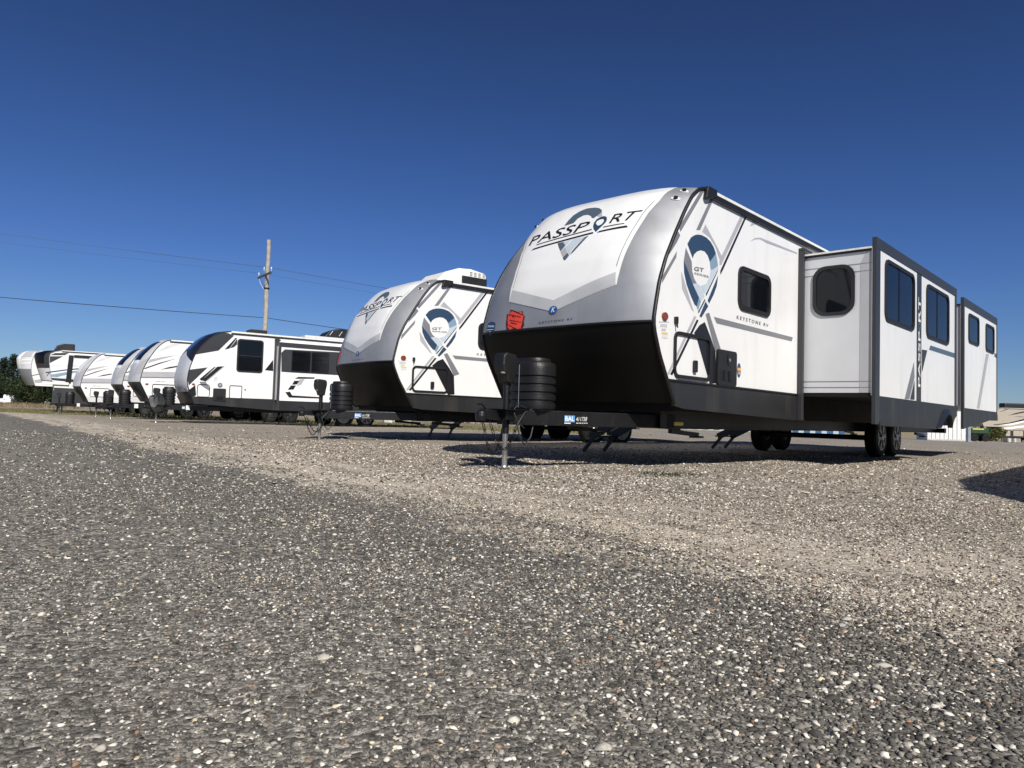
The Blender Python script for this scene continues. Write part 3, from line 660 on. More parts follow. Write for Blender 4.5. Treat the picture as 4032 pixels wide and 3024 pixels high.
def side_graphics(root, wall_parent):
    f = side(-W); D = .003
    def grp(name, m, polys, d=D, fn=s2):
        for p in polys: MB().sheet(poly(fn, p), f, d).build(name, m, wall_parent)
    grp('stripe', 'gvinyl', [[(338, 96), (362, 80), (372, 82), (215, 352), (203, 322)], [(190, 335), (212, 376), (188, 425), (140, 500), (156, 440)], [(190, 478), (186, 520), (92, 690), (96, 640)], [(408, 140), (430, 140), (342, 340), (316, 340)],
        [(378, 890), (400, 880), (476, 1118), (442, 1138)], [(432, 908), (947, 1042), (940, 1068), (450, 950)]])
    grp('stripe', 'lgvinyl', [[(612, 236), (634, 240), (482, 566), (470, 572), (468, 540)], [(303, 902), (318, 908), (139, 1288), (128, 1276)], [(690, 272), (720, 278), (716, 296), (692, 306), (668, 318)], [(668, 416), (700, 393), (735, 391), (782, 409), (975, 489), (975, 497), (775, 424), (735, 400), (702, 401)]])
    grp('stripe', 'kvinyl', [[(639, 242), (650, 247), (492, 600), (474, 634), (474, 606)], [(320, 925), (332, 932), (160, 1290), (146, 1282)], [(338, 962), (372, 942), (414, 1050), (442, 1138), (446, 1342), (404, 1344), (318, 1042), (302, 1012)]])
    P = lambda *a: list(a)
    grp('pin_emblem', 'navy', [P((293, 303), (330, 236), (370, 210), (405, 203), (450, 210), (500, 236), (545, 281), (580, 342), (603, 410), (560, 470), (538, 500), (515, 430), (480, 385), (440, 373), (400, 385), (365, 420), (352, 462)),
        P((253, 485), (350, 740), (418, 890), (395, 985), (372, 965), (330, 870), (285, 745), (258, 620)), P((628, 578), (620, 612), (500, 872), (492, 850)), P((628, 645), (612, 765), (578, 860), (530, 955), (514, 918)),
        P((480, 905), (488, 918), (417, 1060), (407, 1045)), P((490, 932), (520, 985), (445, 1108), (424, 1090))], fn=s8)
    grp('pin_emblem', 'steelblue', [P((603, 410), (618, 480), (626, 545), (560, 590), (547, 580), (538, 500), (560, 470)), P((418, 890), (440, 935), (408, 1030), (395, 985))], fn=s8)
    grp('pin_emblem', 'paleblue', [P((626, 545), (628, 575), (500, 815), (478, 850), (444, 762), (500, 735), (538, 650), (547, 580), (560, 590)), P((350, 740), (395, 735), (432, 758), (480, 880), (440, 935))], fn=s8)
    grp('pin_emblem', 'gvinyl', [P((276, 345), (340, 500), (345, 600), (365, 680), (395, 735), (350, 740), (256, 480))], fn=s8)
    grp('pin_shadow', 'lgvinyl', [P((490, 92), (640, 380), (665, 430), (655, 470), (640, 470), (600, 340), (540, 240), (455, 172)), P((226, 605), (240, 640), (365, 1045), (340, 1020), (235, 790))], D - .0015, s8)
    MB().text('GT', [s8(362, 595), s8(470, 612), s8(472, 570), s8(366, 550)], f, D + .002, 0, .02).text('SERIES', [s8(365, 632), s8(522, 675), s8(524, 652), s8(368, 612)], f, D + .002, 0, .01).build('series_lettering', 'gvinyl', wall_parent)
    MB().text('K E Y S T O N E   R V', [s2(580, 922), s2(786, 976), s2(788, 955), s2(582, 898)], f, D, 0, .01).build('maker_lettering', 'ink', wall_parent)
    u, v = s2(108, 905); a = MB().prism(ell(u, v, .052, .042), f, 0, .02).build('marker_lamp', 'amber', root, bevel=.006)
    u, v = s2(178, 938); MB().prism(rrect(u - .02, u + .025, v - .03, v + .05, .015), f, 0, .03).tube([(u, -W - .03, v - .02), (u, -W - .035, v - .07)], .008, 6).build('door_catch', 'black', root)
    t = MB(); t.lines(1, [s2(72, 946), s2(137, 948), s2(137, 936), s2(72, 934)], f, D).lines(3, [s2(80, 975), s2(125, 978), s2(125, 955), s2(80, 952)], f, D)
    t.lines(3, [s2(88, 1000), s2(118, 1002), s2(118, 984), s2(88, 982)], f, D).build('notice_print', 'lgvinyl', wall_parent)
    MB().sheet([s2(92, 1018), s2(130, 1022), s2(130, 1011), s2(92, 1007)], f, D).build('caution_label', 'yprint', wall_parent)
    MB().sheet([s2(92, 1046), s2(130, 1050), s2(130, 1025), s2(92, 1021)], f, D).build('caution_label', 'paper', wall_parent)

def passport(root, L, with_slides, axles, step_x, full=True):
    cap = CAP1
    lo = cap.skin(0, cap.sb - .004, 24).build('lower_cap', 'lowblack', root, smooth=0, fix=True)
    up = cap.skin(cap.sb, cap.ST, 70).build('front_cap', 'silver', root, smooth=0)
    MB().tube([cap.f(u, cap.sb - .004, .006) for u in np.linspace(-W, W, 30)], .014, 8).build('cap_seam', 'black', root, smooth=60)
    cap_graphics(root, up, full)
    shell(root, cap, L, .957, 3.157)
    edge_trim(root, cap)
    wall = [o for o in root.children if o.name.startswith('side_wall')][0]
    side_graphics(root, wall)
    f = side(-W)
    # roof rail along the wall head
    MB().box(.36, L, -W - .04, -W - .002, 3.065, 3.128).build('roof_rail', 'black', root, bevel=.008)
    MB().box(.40, L, -W - .03, -W + .02, 3.130, 3.168).build('roof_edge', 'roofw', root, bevel=.006)
    MB().prism([(.30, 3.03), (.36, 3.03), (.55, 3.10), (.55, 3.175), (.34, 3.175)], f, .002, .055).build('rail_end_cap', 'black', root, bevel=.01)
    # skirt
    Xs = 3.113
    sk = MB().prism([(-.375, .955), (-.225, .70), (.0, .672), (Xs - .06, .60), (Xs - .06, .955)], f, -.03, .006).build('skirt', 'skirt', root)
    MB().prism([(-.36, .955), (Xs - .06, .945), (Xs - .06, .965), (-.37, .975)], f, .007, .022).build('skirt_moulding', 'black', sk)
    sb_ = MB().prism([(Xs - .06, .955), (Xs - .06, .60), (L, .62), (L, .955)], f, -.03, .002).build('skirt', 'belly' if with_slides else 'skirt', root)  # below the slide-outs a blacker material stands in for the deep shade
    MB().box(-.15, L - .05, -1.17, 1.17, .64, .95).build('underbelly', 'belly', root)
    MB().prism([(-.375, .955), (-.225, .70), (L, .62), (L, .955)], lambda u, v, d: (u, W + d, v), -.02, .004).build('skirt', 'skirt', root)
    # hatch, heater door, small window
    q = poly(sH, [(345, 100), (1050, 250), (1045, 1090), (345, 1000)]); u0, u1 = (q[0][0] + q[3][0]) / 2, (q[1][0] + q[2][0]) / 2; v1, v0 = (q[0][1] + q[1][1]) / 2, (q[2][1] + q[3][1]) / 2
    h = hatch(root, f, u0, u1, v0, v1, m=None, r=.09, fw=.035)
    q = poly(sH, [(1165, 480), (1530, 500), (1525, 1190), (1165, 1150)]); u0, u1, v0, v1 = q[0][0], q[1][0], (q[2][1] + q[3][1]) / 2, (q[0][1] + q[1][1]) / 2
    if full:
        hd = MB().prism(rrect(u0, u1, v0, v1, .04), f, 0, .03).build('heater_door', 'black', root, bevel=.008)
        lv = MB()
        for r_ in range(4):
            for c_ in range(2):
                a = u0 + (u1 - u0) * (.30 + .26 * c_); b = v0 + (v1 - v0) * (.14 + .075 * r_); lv.prism(rrect(a, a + .075, b, b + .028, .008), f, .03, .042)
        lv.build('louvres', 'black', hd)
        MB().prism(ell(u0 + (u1 - u0) * .57, v0 + (v1 - v0) * .75, .04, .07, 18), f, .03, .036).build('exhaust', 'frame', hd); MB().prism(ell(u0 + (u1 - u0) * .57, v0 + (v1 - v0) * .73, .014, .02, 12), f, .036, .045).build('exhaust', 'galv', hd)
        u, v = sH(1605, 870); st = MB().sheet(ell(u, v, .05, .088, 24), f, .003).build('oval_sticker', 'navy', root)
        MB().sheet(rrect(u - .045, u + .045, v - .005, v + .03, .004), f, .005).build('sticker_band', 'orangep', st); MB().lines(3, [(u - .033, v - .05), (u + .033, v - .05), (u + .033, v - .012), (u - .033, v - .012)], f, .005).build('sticker_lettering', 'wprint', st)
    q = poly(s2, [(588, 575), (797, 640), (797, 915), (588, 862)]); window(f, (q[0][0] + q[3][0]) / 2, (q[1][0] + q[2][0]) / 2, (q[2][1] + q[3][1]) / 2, (q[0][1] + q[1][1]) / 2, root, r=.12, fw=.055)
    chassis(root, .1, L + .1); wheels(root, axles)
    for x in step_x: steps(root, x)
    for xx in (.5, L - 1.2):
        for yy in (-.75, .75): stabiliser(root, xx, yy)
    MB().box(L + .1, L + .28, -1.05, 1.05, .445, .555).build('rear_bumper', 'frame', root, bevel=.008)
    tongue(root)
    # print on the tongue beam
    bf = beam_face(); s0 = .62
    pl = MB().sheet([(s0, .495), (s0 + .125, .495), (s0 + .125, .565), (s0, .565)], bf, .003).build('beam_sticker', 'cyanp', root)
    MB().text('BAL', [(s0 + .008, .506), (s0 + .117, .506), (s0 + .117, .556), (s0 + .008, .556)], bf, .005, 0, .02).sheet([(s0, .478), (s0 + .075, .478), (s0 + .075, .488), (s0, .488)], bf, .003).build('sticker_lettering', 'wprint', pl)
    MB().text('411738', [(s0 + .14, .505), (s0 + .27, .51), (s0 + .275, .555), (s0 + .14, .55)], bf, .003, .1, .004).lines(1, [(s0 + .14, .478), (s0 + .28, .482), (s0 + .28, .497), (s0 + .14, .495)], bf, .003).build('chalk_marking', 'paper', root)
    return up

def slide_front():
    """the big living-room slide of the foreground trailer"""
    root = RV1; X0, X1, Y = 3.113, 7.7246, -2.207; f = side(Y); D = .004
    s3 = lambda x, y: P1.onY(*c3(x, y), Y); sV = lambda x, y: P1.onY(*cV(x, y), Y)
    MB().box(X0 + .03, X1 - .04, Y + .045, -W + .01, .985, 2.86).build('slide_out', 'wgrey', root)
    MB().box(X0 + .01, X1 - .04, Y + .045, -W - .002, 2.862, 2.885).build('slide_seal', 'black', root)
    MB().box(X0 - .01, X1 - .04, Y + .045, -W - .002, 2.887, 2.91).build('slide_roof', 'roofw', root)
    MB().box(X0 + .03, X1 - .05, Y + .045, -W + .0, .93, .983).build('slide_floor', 'belly', root)
    top, wt, bot = 3.0287, s3(672, 152)[1], .5565
    MB().prism([(X0 + .005, .95), (X1 - .005, .95), (X1 - .005, wt + .03), (X0 + .005, wt + .03)], f, -.045, 0).build('slide_face', 'white', root)
    fr = MB(); wl = s3(668, 700)[0]; wr = s3(1213, 1000)[0]
    fr.prism([(X0, wt), (X1, wt), (X1, top), (X0, top)], f, -.04, .012)
    fr.prism([(X0, bot + .02), (wl, bot + .02), (wl, wt - .001), (X0, wt - .001)], f, -.035, .010); fr.prism([(wr, .952), (X1, .952), (X1, wt - .001), (wr, wt - .001)], f, -.035, .010)
    fr.build('slide_frame', 'fascia', root)
    c9y = lambda x, y: P1.onY(*c9(x, y), Y)
    arch = [c9y(*p) for p in [(395, 768), (445, 762), (480, 745), (530, 650), (575, 545), (615, 490), (650, 475), (680, 492), (700, 560), (712, 660), (712, 742), (768, 744), (785, 640), (812, 560), (848, 500), (850, 415), (870, 375)]]
    MB().prism([(wl, .949), (wl, bot)] + arch + [(max(arch[-1][0], X1), .949)], f, -.03, .006).build('slide_skirt', 'skirt', root)
    MB().prism([(wl, bot + .005), (arch[0][0], arch[0][1] + .005), (arch[0][0], arch[0][1] + .055), (wl, bot + .055)], f, .007, .018).build('skirt_moulding', 'skirt', root)
    ar2 = [c9y(*p) for p in [(480, 745), (530, 650), (575, 545), (615, 490), (650, 475), (680, 492), (700, 560), (712, 660), (712, 742)]]
    out = [(u + (.12 if i > 4 else -.16) * (1 if i not in (4,) else 0), v + .10 * math.sin(math.pi * i / 8)) for i, (u, v) in enumerate(ar2)]
    fl = MB(); A = fl.addv([f(u, v, .007) for u, v in out]); B = fl.addv([f(u, v, .05) for u, v in ar2]); C = fl.addv([f(u, v, -.03) for u, v in ar2])
    for i in range(8): fl.face((A + i, A + i + 1, B + i + 1, B + i)); fl.face((B + i, B + i + 1, C + i + 1, C + i))
    fl.build('wheel_flare', 'black', root, smooth=40)
    # dark centre strip with the name running upwards
    a, b = s3(938, 900)[0], s3(971, 900)[0]
    MB().sheet([(a, .951), (b, .951), (b, wt), (a, wt)], f, D).build('centre_strip', 'fascia', root)
    q = lambda x, y: sV(x, y); xl, xr = a + (b - a) * .26, a + (b - a) * .74
    zb, zs1, zo, zs2, zt = q(290, 1520)[1], q(290, 690)[1], q(290, 620)[1], q(290, 555)[1], q(290, 190)[1]
    MB().text('PASSP', [(xr, zb), (xr, zs1), (xl, zs1), (xl, zb)], f, D + .003, 0, .012).text('RT', [(xr, zs2), (xr, zt), (xl, zt), (xl, zs2)], f, D + .003, 0, .012).build('name_lettering', 'wprint', root)
    m = MB(); oc = ((xl + xr) / 2, zo); A = m.addv([f(u, v, D + .003) for u, v in ell(oc[0], oc[1], .06, .075, 16)]); B = m.addv([f(u, v, D + .003) for u, v in ell(oc[0], oc[1], .025, .03, 16)])
    for i in range(16): j = (i + 1) % 16; m.face((A + i, A + j, B + j, B + i))
    m.build('pin_letter', 'slate', root)
    for m_, pts in (('gvinyl', [(918, 968), (922, 1080), (884, 1238), (851, 1236)]), ('slate', [(1038, 848), (1213, 905), (1213, 938), (1028, 878)]), ('fascia', [(922, 1100), (922, 1242), (890, 1240)]), ('fascia', [(976, 878), (1014, 884), (980, 1030), (976, 1040)])):
        MB().sheet([s3(*p) for p in pts], f, D).build('stripe', m_, root)
    for (xa, xb, za, zb_) in ((704, 917, (712, 217), (708, 668)), (1006, 1168, (1014, 400), (1010, 790))):
        u0, u1 = s3(xa, 500)[0], s3(xb, 600)[0]; v1, v0 = s3(*za)[1], s3(*zb_)[1]
        window(f, u0, u1, v0, v1, root, r=.13, fw=.05, mull=u0 + (u1 - u0) * .46)
    # forward-facing end wall of the slide
    e = front(X0 + .03); t3 = lambda x, y: P1.onX(*c3(x, y), X0 + .03)
    y0, y1 = t3(527, 700)[0], Y + .046
    MB().sheet([(y0, .986), (y1, .986), (y1, 2.859), (t3(575, 160)[0], 2.859), (y0, 2.70)], e, .003).build('grey_corner_panel', 'lgvinyl', root)
    for zz in (1.055, 1.135, 2.60, 2.70): MB().sheet([(-W - .01, zz), (y1, zz - .004), (y1, zz + .004), (-W - .01, zz + .008)], e, .005).build('seam_line', 'gvinyl', root)
    a, b = t3(187, 450)[0], t3(492, 450)[0]; v1, v0 = t3(330, 270)[1], t3(330, 632)[1]; window(e, min(a, b), max(a, b), v0, v1, root, r=.17, fw=.045)
    # flange round the opening in the body wall
    MB().box(3.055, 3.125, -W - .075, -W - .004, .60, 2.96).box(3.055, 3.4, -W - .075, -W - .004, 2.962, 3.0).build('slide_flange', 'fascia', root, bevel=.008)
def rear_extras():
    MB().box(11.9, 12.25, -2.12, -1.6, .76, .90).build('slide_rail_end', 'frame', RV1)
    MB().sheet([(-.138, .656), (-.02, .656), (-.02, .717), (-.138, .717)], side(-.93), .0).build('frame_label', 'paper', RV1)
    MB().box(.32, .49, -.93, -.90, .49, .53).build('pipe_bracket', 'yprint', RV1, bevel=.006)
def slide_rear():
    root = RV1; X0, X1, Y = 8.5403, 11.8944, -2.159; f = side(Y)
    s3 = lambda x, y: P1.onY(*c3(x, y), Y); s9 = lambda x, y: P1.onY(*c9(x, y), Y)
    MB().box(X0 + .03, X1 - .04, Y + .045, -W + .01, .985, 2.86).build('slide_out', 'lgvinyl', root)  # darker grey than the front slide: that slide's shade put into the colour
    MB().box(X0 + .01, X1 - .04, Y + .045, -W - .002, 2.862, 2.89).build('slide_seal', 'black', root)
    top, wt = 3.0077, s3(1285, 560)[1]; wl, wr = s3(1283, 900)[0], s3(1517, 1000)[0]
    MB().prism([(X0 + .005, .945), (X1 - .005, .945), (X1 - .005, wt + .03), (X0 + .005, wt + .03)], f, -.045, 0).build('slide_face', 'white', root)
    fr = MB(); fr.prism([(X0, wt), (X1, wt), (X1, top), (X0, top)], f, -.04, .012); fr.prism([(X0, .55), (wl, .55), (wl, wt - .001), (X0, wt - .001)], f, -.035, .010); fr.prism([(wr, .9), (X1, .9), (X1, wt - .001), (wr, wt - .001)], f, -.035, .010); fr.build('slide_frame', 'fascia', root)
    MB().prism([(wl, .944), s9(1000, 755), s9(1380, 640), s9(1530, 585), s9(1680, 590), (X1, .93), (X1, .944)], f, -.03, .006).build('slide_skirt', 'skirt', root)
    for (xa, xb, za, zb) in ((1312, 1387, (1318, 614), (1318, 828)), (1437, 1497, (1442, 688), (1440, 888))):
        window(f, s3(xa, 700)[0], s3(xb, 750)[0], s3(*zb)[1], s3(*za)[1], root, r=.1, fw=.045)
    MB().sheet([s3(1443, 908), s3(1462, 912), s3(1393, 1306), s3(1376, 1304)], f, .004).build('stripe', 'lgvinyl', root); MB().sheet([s3(1503, 905), s3(1516, 908), s3(1516, 938), s3(1503, 930)], f, .004).build('stripe', 'slate', root)

RV1 = thing('travel_trailer', 'white travel trailer with two slide-outs extended and a red sale tag on its nose', 'trailer', tuple(P1.o), P1.deg, 'travel trailers parked in a row')
cap1 = passport(RV1, 12.3, True, (7.16, 8.08), (2.3, 6.6))
tag_stickers(RV1, cap1); slide_front(); slide_rear(); rear_extras()
for x0, x1, y0, y1, h in ((2.1, 3.0, -.9, -.3, .07), (3.2, 4.3, -.95, -.35, .06), (5.2, 5.6, -1.0, -.6, .16)):
    MB().box(x0, x1, y0, y1, 3.19, 3.25 + h).build('roof_vent', 'roofw' if h < .1 else 'black', RV1, bevel=.03)

RV2 = thing('travel_trailer', 'white map-pin trailer with closed sides and a tall white air conditioner on its roof', 'trailer', tuple(P2.o), P2.deg, 'travel trailers parked in a row')
cap2 = passport(RV2, 8.6, False, (4.55, 5.45), (2.0,), False)
def red_tag(root, capo):
    u, v = -1.02, CAP1.sb + .16
    MB().sheet([(u - .1, v - .12), (u + .09, v - .1), (u + .11, v + .13), (u - .08, v + .15)], CAP1.f, .006, .09).build('sale_tag', 'redp', capo)
red_tag(RV2, cap2)
def rooftop_ac(root, x0, x1, w=.42, z=3.22, h=.36, m='roofw', grille='black'):
    f = lambda u, v, d: (u, d, v); Lx = x1 - x0
    o = MB().prism([(x0, z), (x0 + .02 * Lx, z + .25 * h), (x0 + .2 * Lx, z + .7 * h), (x0 + .45 * Lx, z + .95 * h), (x0 + .7 * Lx, z + h), (x1 - .04 * Lx, z + .9 * h), (x1, z + .8 * h), (x1, z)], f, -w, w).build('air_conditioner', m, root, bevel=.05, seg=3)
    if m != grille:
        MB().box(x0 + .50 * Lx, x1 + .012, -w - .012, -w + .2, z + .10 * h, z + .66 * h).build('ac_grille', grille, o, bevel=.02)
        sl = MB()
        for k in range(4):
            for j in range(3): sl.box(x0 + (.66 + .085 * k) * Lx, x0 + (.66 + .085 * k) * Lx + .05 * Lx, -w - .008, -w + .02, z + (.69 + .07 * j) * h, z + (.72 + .07 * j) * h)
        sl.build('ac_slots', 'gvinyl', o)
    return o
ax0, ax1 = P2.onY(*c5(1245, 250), -.42)[0], P2.onY(*c5(1692, 250), -.42)[0]
rooftop_ac(RV2, ax0, ax1, z=3.2, h=P2.onY(*c5(1500, 132), -.3)[1] - 3.2)

# ------------------------------------------------------------------ black and white trailer, third in the row
def trailer_black():
    root = thing('travel_trailer', 'white trailer with black dart graphics and a black band of windows on its slide-out', 'trailer', tuple(P3.o), P3.deg, 'travel trailers parked in a row')
    s = lambda x, y: P3.onY(*c6(x, y), -W); f = side(-W)
    E = [s(*p) for p in [(332, 1000), (285, 860), (262, 790), (258, 720), (270, 640), (295, 560), (345, 435), (420, 340), (500, 262), (580, 205), (660, 175), (770, 163)]]
    zt = E[-1][1]; cap = Cap(E, 1, (.08, .10, .16, .14), .06, 3.2)
    cap.skin(0, cap.sb, 14).build('lower_cap', 'fascia', root, smooth=0)
    up = cap.skin(cap.sb, cap.ST, 50).build('front_cap', 'wgrey', root, smooth=0)
    qa, qb = cap.sb + .50 * (cap.ST - cap.sb), cap.ST - .02
    MB().sheet([(-1.2, qa - .35), (0, qa + .1), (1.2, qa - .35), (1.205, qb), (-1.205, qb)], cap.f, .004, .09).build('dark_visor', 'kvinyl', up, smooth=0)
    MB().sheet([(-.9, qa + .12), (.9, qa + .12), (.95, qb - .15), (-.95, qb - .15)], cap.f, .008, .09).build('front_window', 'glass', up, smooth=0)
    for u in (1.0, -1.0): MB().prism(rrect(u - .12, u + .12, cap.sb + .04, cap.sb + .12, .02), cap.f, .0, .02).build('headlamp_strip', 'galv', up)
    L = 9.2; shell(root, cap, L, E[1][1] - .02 if E[1][1] < 1 else .95, zt); edge_trim(root, cap, r=.015)
    zs = s(900, 945)[1]; zb = s(700, 1030)[1]
    sk = MB().prism([(E[1][0] + .01, E[1][1]), E[0], s(700, 1030), s(1225, 1075), (L, zb), (L, zs), (E[1][0] + .05, zs + .02)], f, -.03, .006).build('skirt', 'skirt', root)
    MB().prism([(E[1][0], .955), E[0], (L, zb), (L, .955)], lambda u, v, d: (u, W + d, v), -.02, .004).build('skirt', 'skirt', root)
    MB().box(E[0][0] + .1, L - .05, -1.17, 1.17, .64, .93).build('underbelly', 'belly', root)
    MB().box(E[-1][0], L, -W - .03, -W - .002, zt - .10, zt - .045).build('roof_rail', 'black', root, bevel=.006)
    MB().box(E[-1][0] + .02, L, -W - .02, -W + .02, zt - .042, zt + .015).build('roof_edge', 'roofw', root)
    D = .004
    for m, pts in (('fascia', [(345, 432), (620, 385), (800, 212), (730, 180), (655, 178), (575, 208), (500, 265), (420, 343)]), ('kvinyl', [(690, 372), (818, 238), (838, 234), (745, 362)]), ('fascia', [(752, 358), (838, 245), (838, 312), (800, 345)]),
                   ('fascia', [(290, 605), (495, 580), (275, 790), (262, 720), (270, 640)]), ('kvinyl', [(400, 715), (570, 575), (590, 572), (420, 735)]), ('kvinyl', [(425, 730), (605, 572), (680, 566), (470, 742)]), ('lgvinyl', [(475, 742), (684, 566), (694, 566), (486, 744)]),
                   ('kvinyl', [(265, 850), (350, 785), (360, 900), (345, 915), (300, 920)]), ('gvinyl', [(400, 745), (470, 745), (520, 820), (510, 850), (420, 790)]), ('kvinyl', [(1158, 612), (1255, 490), (1255, 622)])):
        MB().sheet([s(*p) for p in pts], f, D).build('stripe', m, root); D += .0004
    q = [s(*p) for p in [(838, 250), (1145, 265), (1132, 645), (830, 632)]]; v0, v1 = (q[2][1] + q[3][1]) / 2, (q[0][1] + q[1][1]) / 2
    window(f, (q[0][0] + q[3][0]) / 2, (q[1][0] + q[2][0]) / 2, v0, v1, root, r=.10, fw=.05, hbar=v0 + (v1 - v0) * .5)
    hatch(root, f, s(372, 800)[0], s(522, 800)[0], s(450, 925)[1], s(450, 775)[1], m=None, r=.1, fw=.02, latch=False)
    hatch(root, f, s(745, 850)[0], s(893, 850)[0], s(820, 942)[1], s(820, 790)[1], r=.05, fw=.022, latch=False)
    hd = MB().prism(rrect(s(555, 900)[0], s(703, 900)[0], s(630, 968)[1], s(630, 825)[1], .03), f, 0, .035).build('heater_door', 'black', root, bevel=.006)
    u, v = s(628, 935); MB().prism(rrect(u - .1, u + .12, v - .06, v + .06, .01), f, .035, .04).build('louvres', 'frame', hd)
    u, v = s(638, 785); MB().prism(ell(u, v, .075, .075, 20), f, 0, .02).build('inlet_cover', 'black', root); MB().prism(ell(u, v, .058, .058, 20), f, .02, .026).build('inlet_cover', 'galv', root)
    u, v = s(928, 838); MB().prism(ell(u, v, .022, .022, 10), f, 0, .03).build('lock', 'black', root)
    u, v = s(328, 775); MB().prism(ell(u, v, .05, .03, 12), f, 0, .02).build('marker_lamp', 'amber', root)
    MB().lines(4, [s(560, 745), s(605, 745), s(610, 685), s(565, 685)], f, .004).build('notice_print', 'lgvinyl', root)
    # slide with a dark window band
    Y = -W - .504; fy = side(Y); t = lambda x, y: P3.onY(*c6(x, y), Y); X0, X1 = t(1320, 600)[0], t(1320, 600)[0] + 4.3
    zt2, zb2, zk = t(1320, 285)[1], t(1320, 965)[1], t(1320, 1080)[1]
    MB().box(X0 + .02, X1 - .02, Y + .04, -W + .01, zb2 + .02, zt2 - .12).build('slide_out', 'wgrey', root)
    MB().prism([(X0, zb2), (X1, zb2), (X1, zt2 - .05), (X0, zt2 - .05)], fy, -.04, 0).build('slide_face', 'white', root)
    MB().prism([(X0 - .02, zt2 - .16), (X1, zt2 - .16), (X1, zt2), (X0 - .02, zt2)], fy, -.03, .012).prism([(X0 - .03, zk), (X0 + .06, zk), (X0 + .06, zt2 - .161), (X0 - .03, zt2 - .161)], fy, -.03, .012).build('slide_frame', 'fascia', root)
    MB().prism([(X0 + .06, zk), (X1, zk), (X1, zb2 - .002), (X0 + .06, zb2 - .002)], fy, -.03, .006).build('slide_skirt', 'skirt', root)
    a = s(1258, 600)[0]; MB().box(a, a + .16, -W - .08, -W - .004, zk, zt - .08).box(a - .03, a + .2, -W - .1, -W - .08, zt - .2, zt - .16).build('slide_flange', 'fascia', root, bevel=.008)
    MB().prism([t(1350, 410), t(1390, 370), t(2040, 405), (X1 - .3, t(1390, 370)[1]), (X1 - .3, t(1350, 630)[1]), t(1480, 640), t(1350, 630)], fy, .0, .006).build('dark_band', 'fascia', root)
    for xa, xb in ((1468, 1690), (1698, 1905)): window(fy, t(xa, 500)[0], t(xb, 500)[0], t(1500, 628)[1], t(1500, 385)[1], root, r=.04, fw=.02)
    window(fy, t(1990, 500)[0] + .1, t(1990, 500)[0] + .9, t(1500, 628)[1], t(1500, 385)[1], root, r=.04, fw=.02)
    D = .004
    for m, pts in (('kvinyl', [(1505, 712), (1545, 690), (1735, 695), (1735, 712)]), ('kvinyl', [(1475, 780), (1500, 735), (1560, 735), (1530, 778)]), ('kvinyl', [(1425, 840), (1460, 790), (1520, 790), (1490, 838)]), ('lgvinyl', [(1560, 720), (1620, 715), (1580, 780), (1530, 800)]),
                   ('kvinyl', [(1395, 868), (1450, 862), (1475, 905), (1800, 925), (1800, 942), (1440, 930)])):
        MB().sheet([t(*p) for p in pts], fy, D).build('stripe', m, root)
    chassis(root, .3, L - .1); wheels(root, (4.7, 5.6)); tongue(root, tank=(-1.14, .27, .2), tank_z=(.6, 1.24)); steps(root, 2.6)
    MB().box(L, L + .14, -1.05, 1.05, .58, .70).build('rear_bumper', 'frame', root)
    for x0, x1, y0, y1, h, m in ((s(880, 120)[0] + .5, s(880, 120)[0] + 1.1, -.5, .1, .12, 'black'), (3.2, 5.2, -.9, -.3, .04, 'wgrey')):
        MB().box(x0, x1, y0, y1, zt + .05, zt + .1 + h).build('roof_vent', m, root, bevel=.02)
    a0 = P3.onY(*c6(1835, 200), -.4)[0]; rooftop_ac(root, a0, a0 + 1.15, z=zt + .05, h=.50, m='black')
    for k in (.25, .62): MB().beam((a0 + k, -.43, zt + .26), (a0 + k + .12, -.43, zt + .44), .02, .012).build('ac_trim', 'wprint', root)
    # inspection papers taped to the tongue
    bf = beam_face(); MB().sheet([(.95, .47), (1.08, .47), (1.08, .62), (.95, .62)], bf, .004).build('tongue_paper', 'paper', root); MB().sheet([(.83, .50), (.92, .50), (.92, .58), (.83, .58)], bf, .004).build('tongue_paper', 'paleblue', root)
    return root
RV3 = trailer_black()
# grey plastic sack tied over the tongue of the black and white trailer
def sack(loc, lab):
    bm = bmesh.new(); bmesh.ops.create_icosphere(bm, subdivisions=3, radius=1)
    for v in bm.verts:
        c = v.co; k = 1 + .22 * math.sin(5 * c.x + 3 * c.z) * math.cos(4 * c.y) + random.uniform(-.10, .10); v.co = Vector((c.x * .32 * k, c.y * .30 * k, c.z * .30 * k + (.1 if c.z > .5 else 0)))
    me = bpy.data.meshes.new('sack'); bm.to_mesh(me); bm.free()
    o = add('plastic_sack', me, mat('dark_green_plastic', (.018, .022, .02), .55, var=.4, scale=8)); o.location = loc; tag(o, lab, 'sack')
p = P3.w(np.array([-1.45, -.02, .62])); sack(tuple(p), 'crumpled dark green plastic sack wrapped round a trailer coupler')

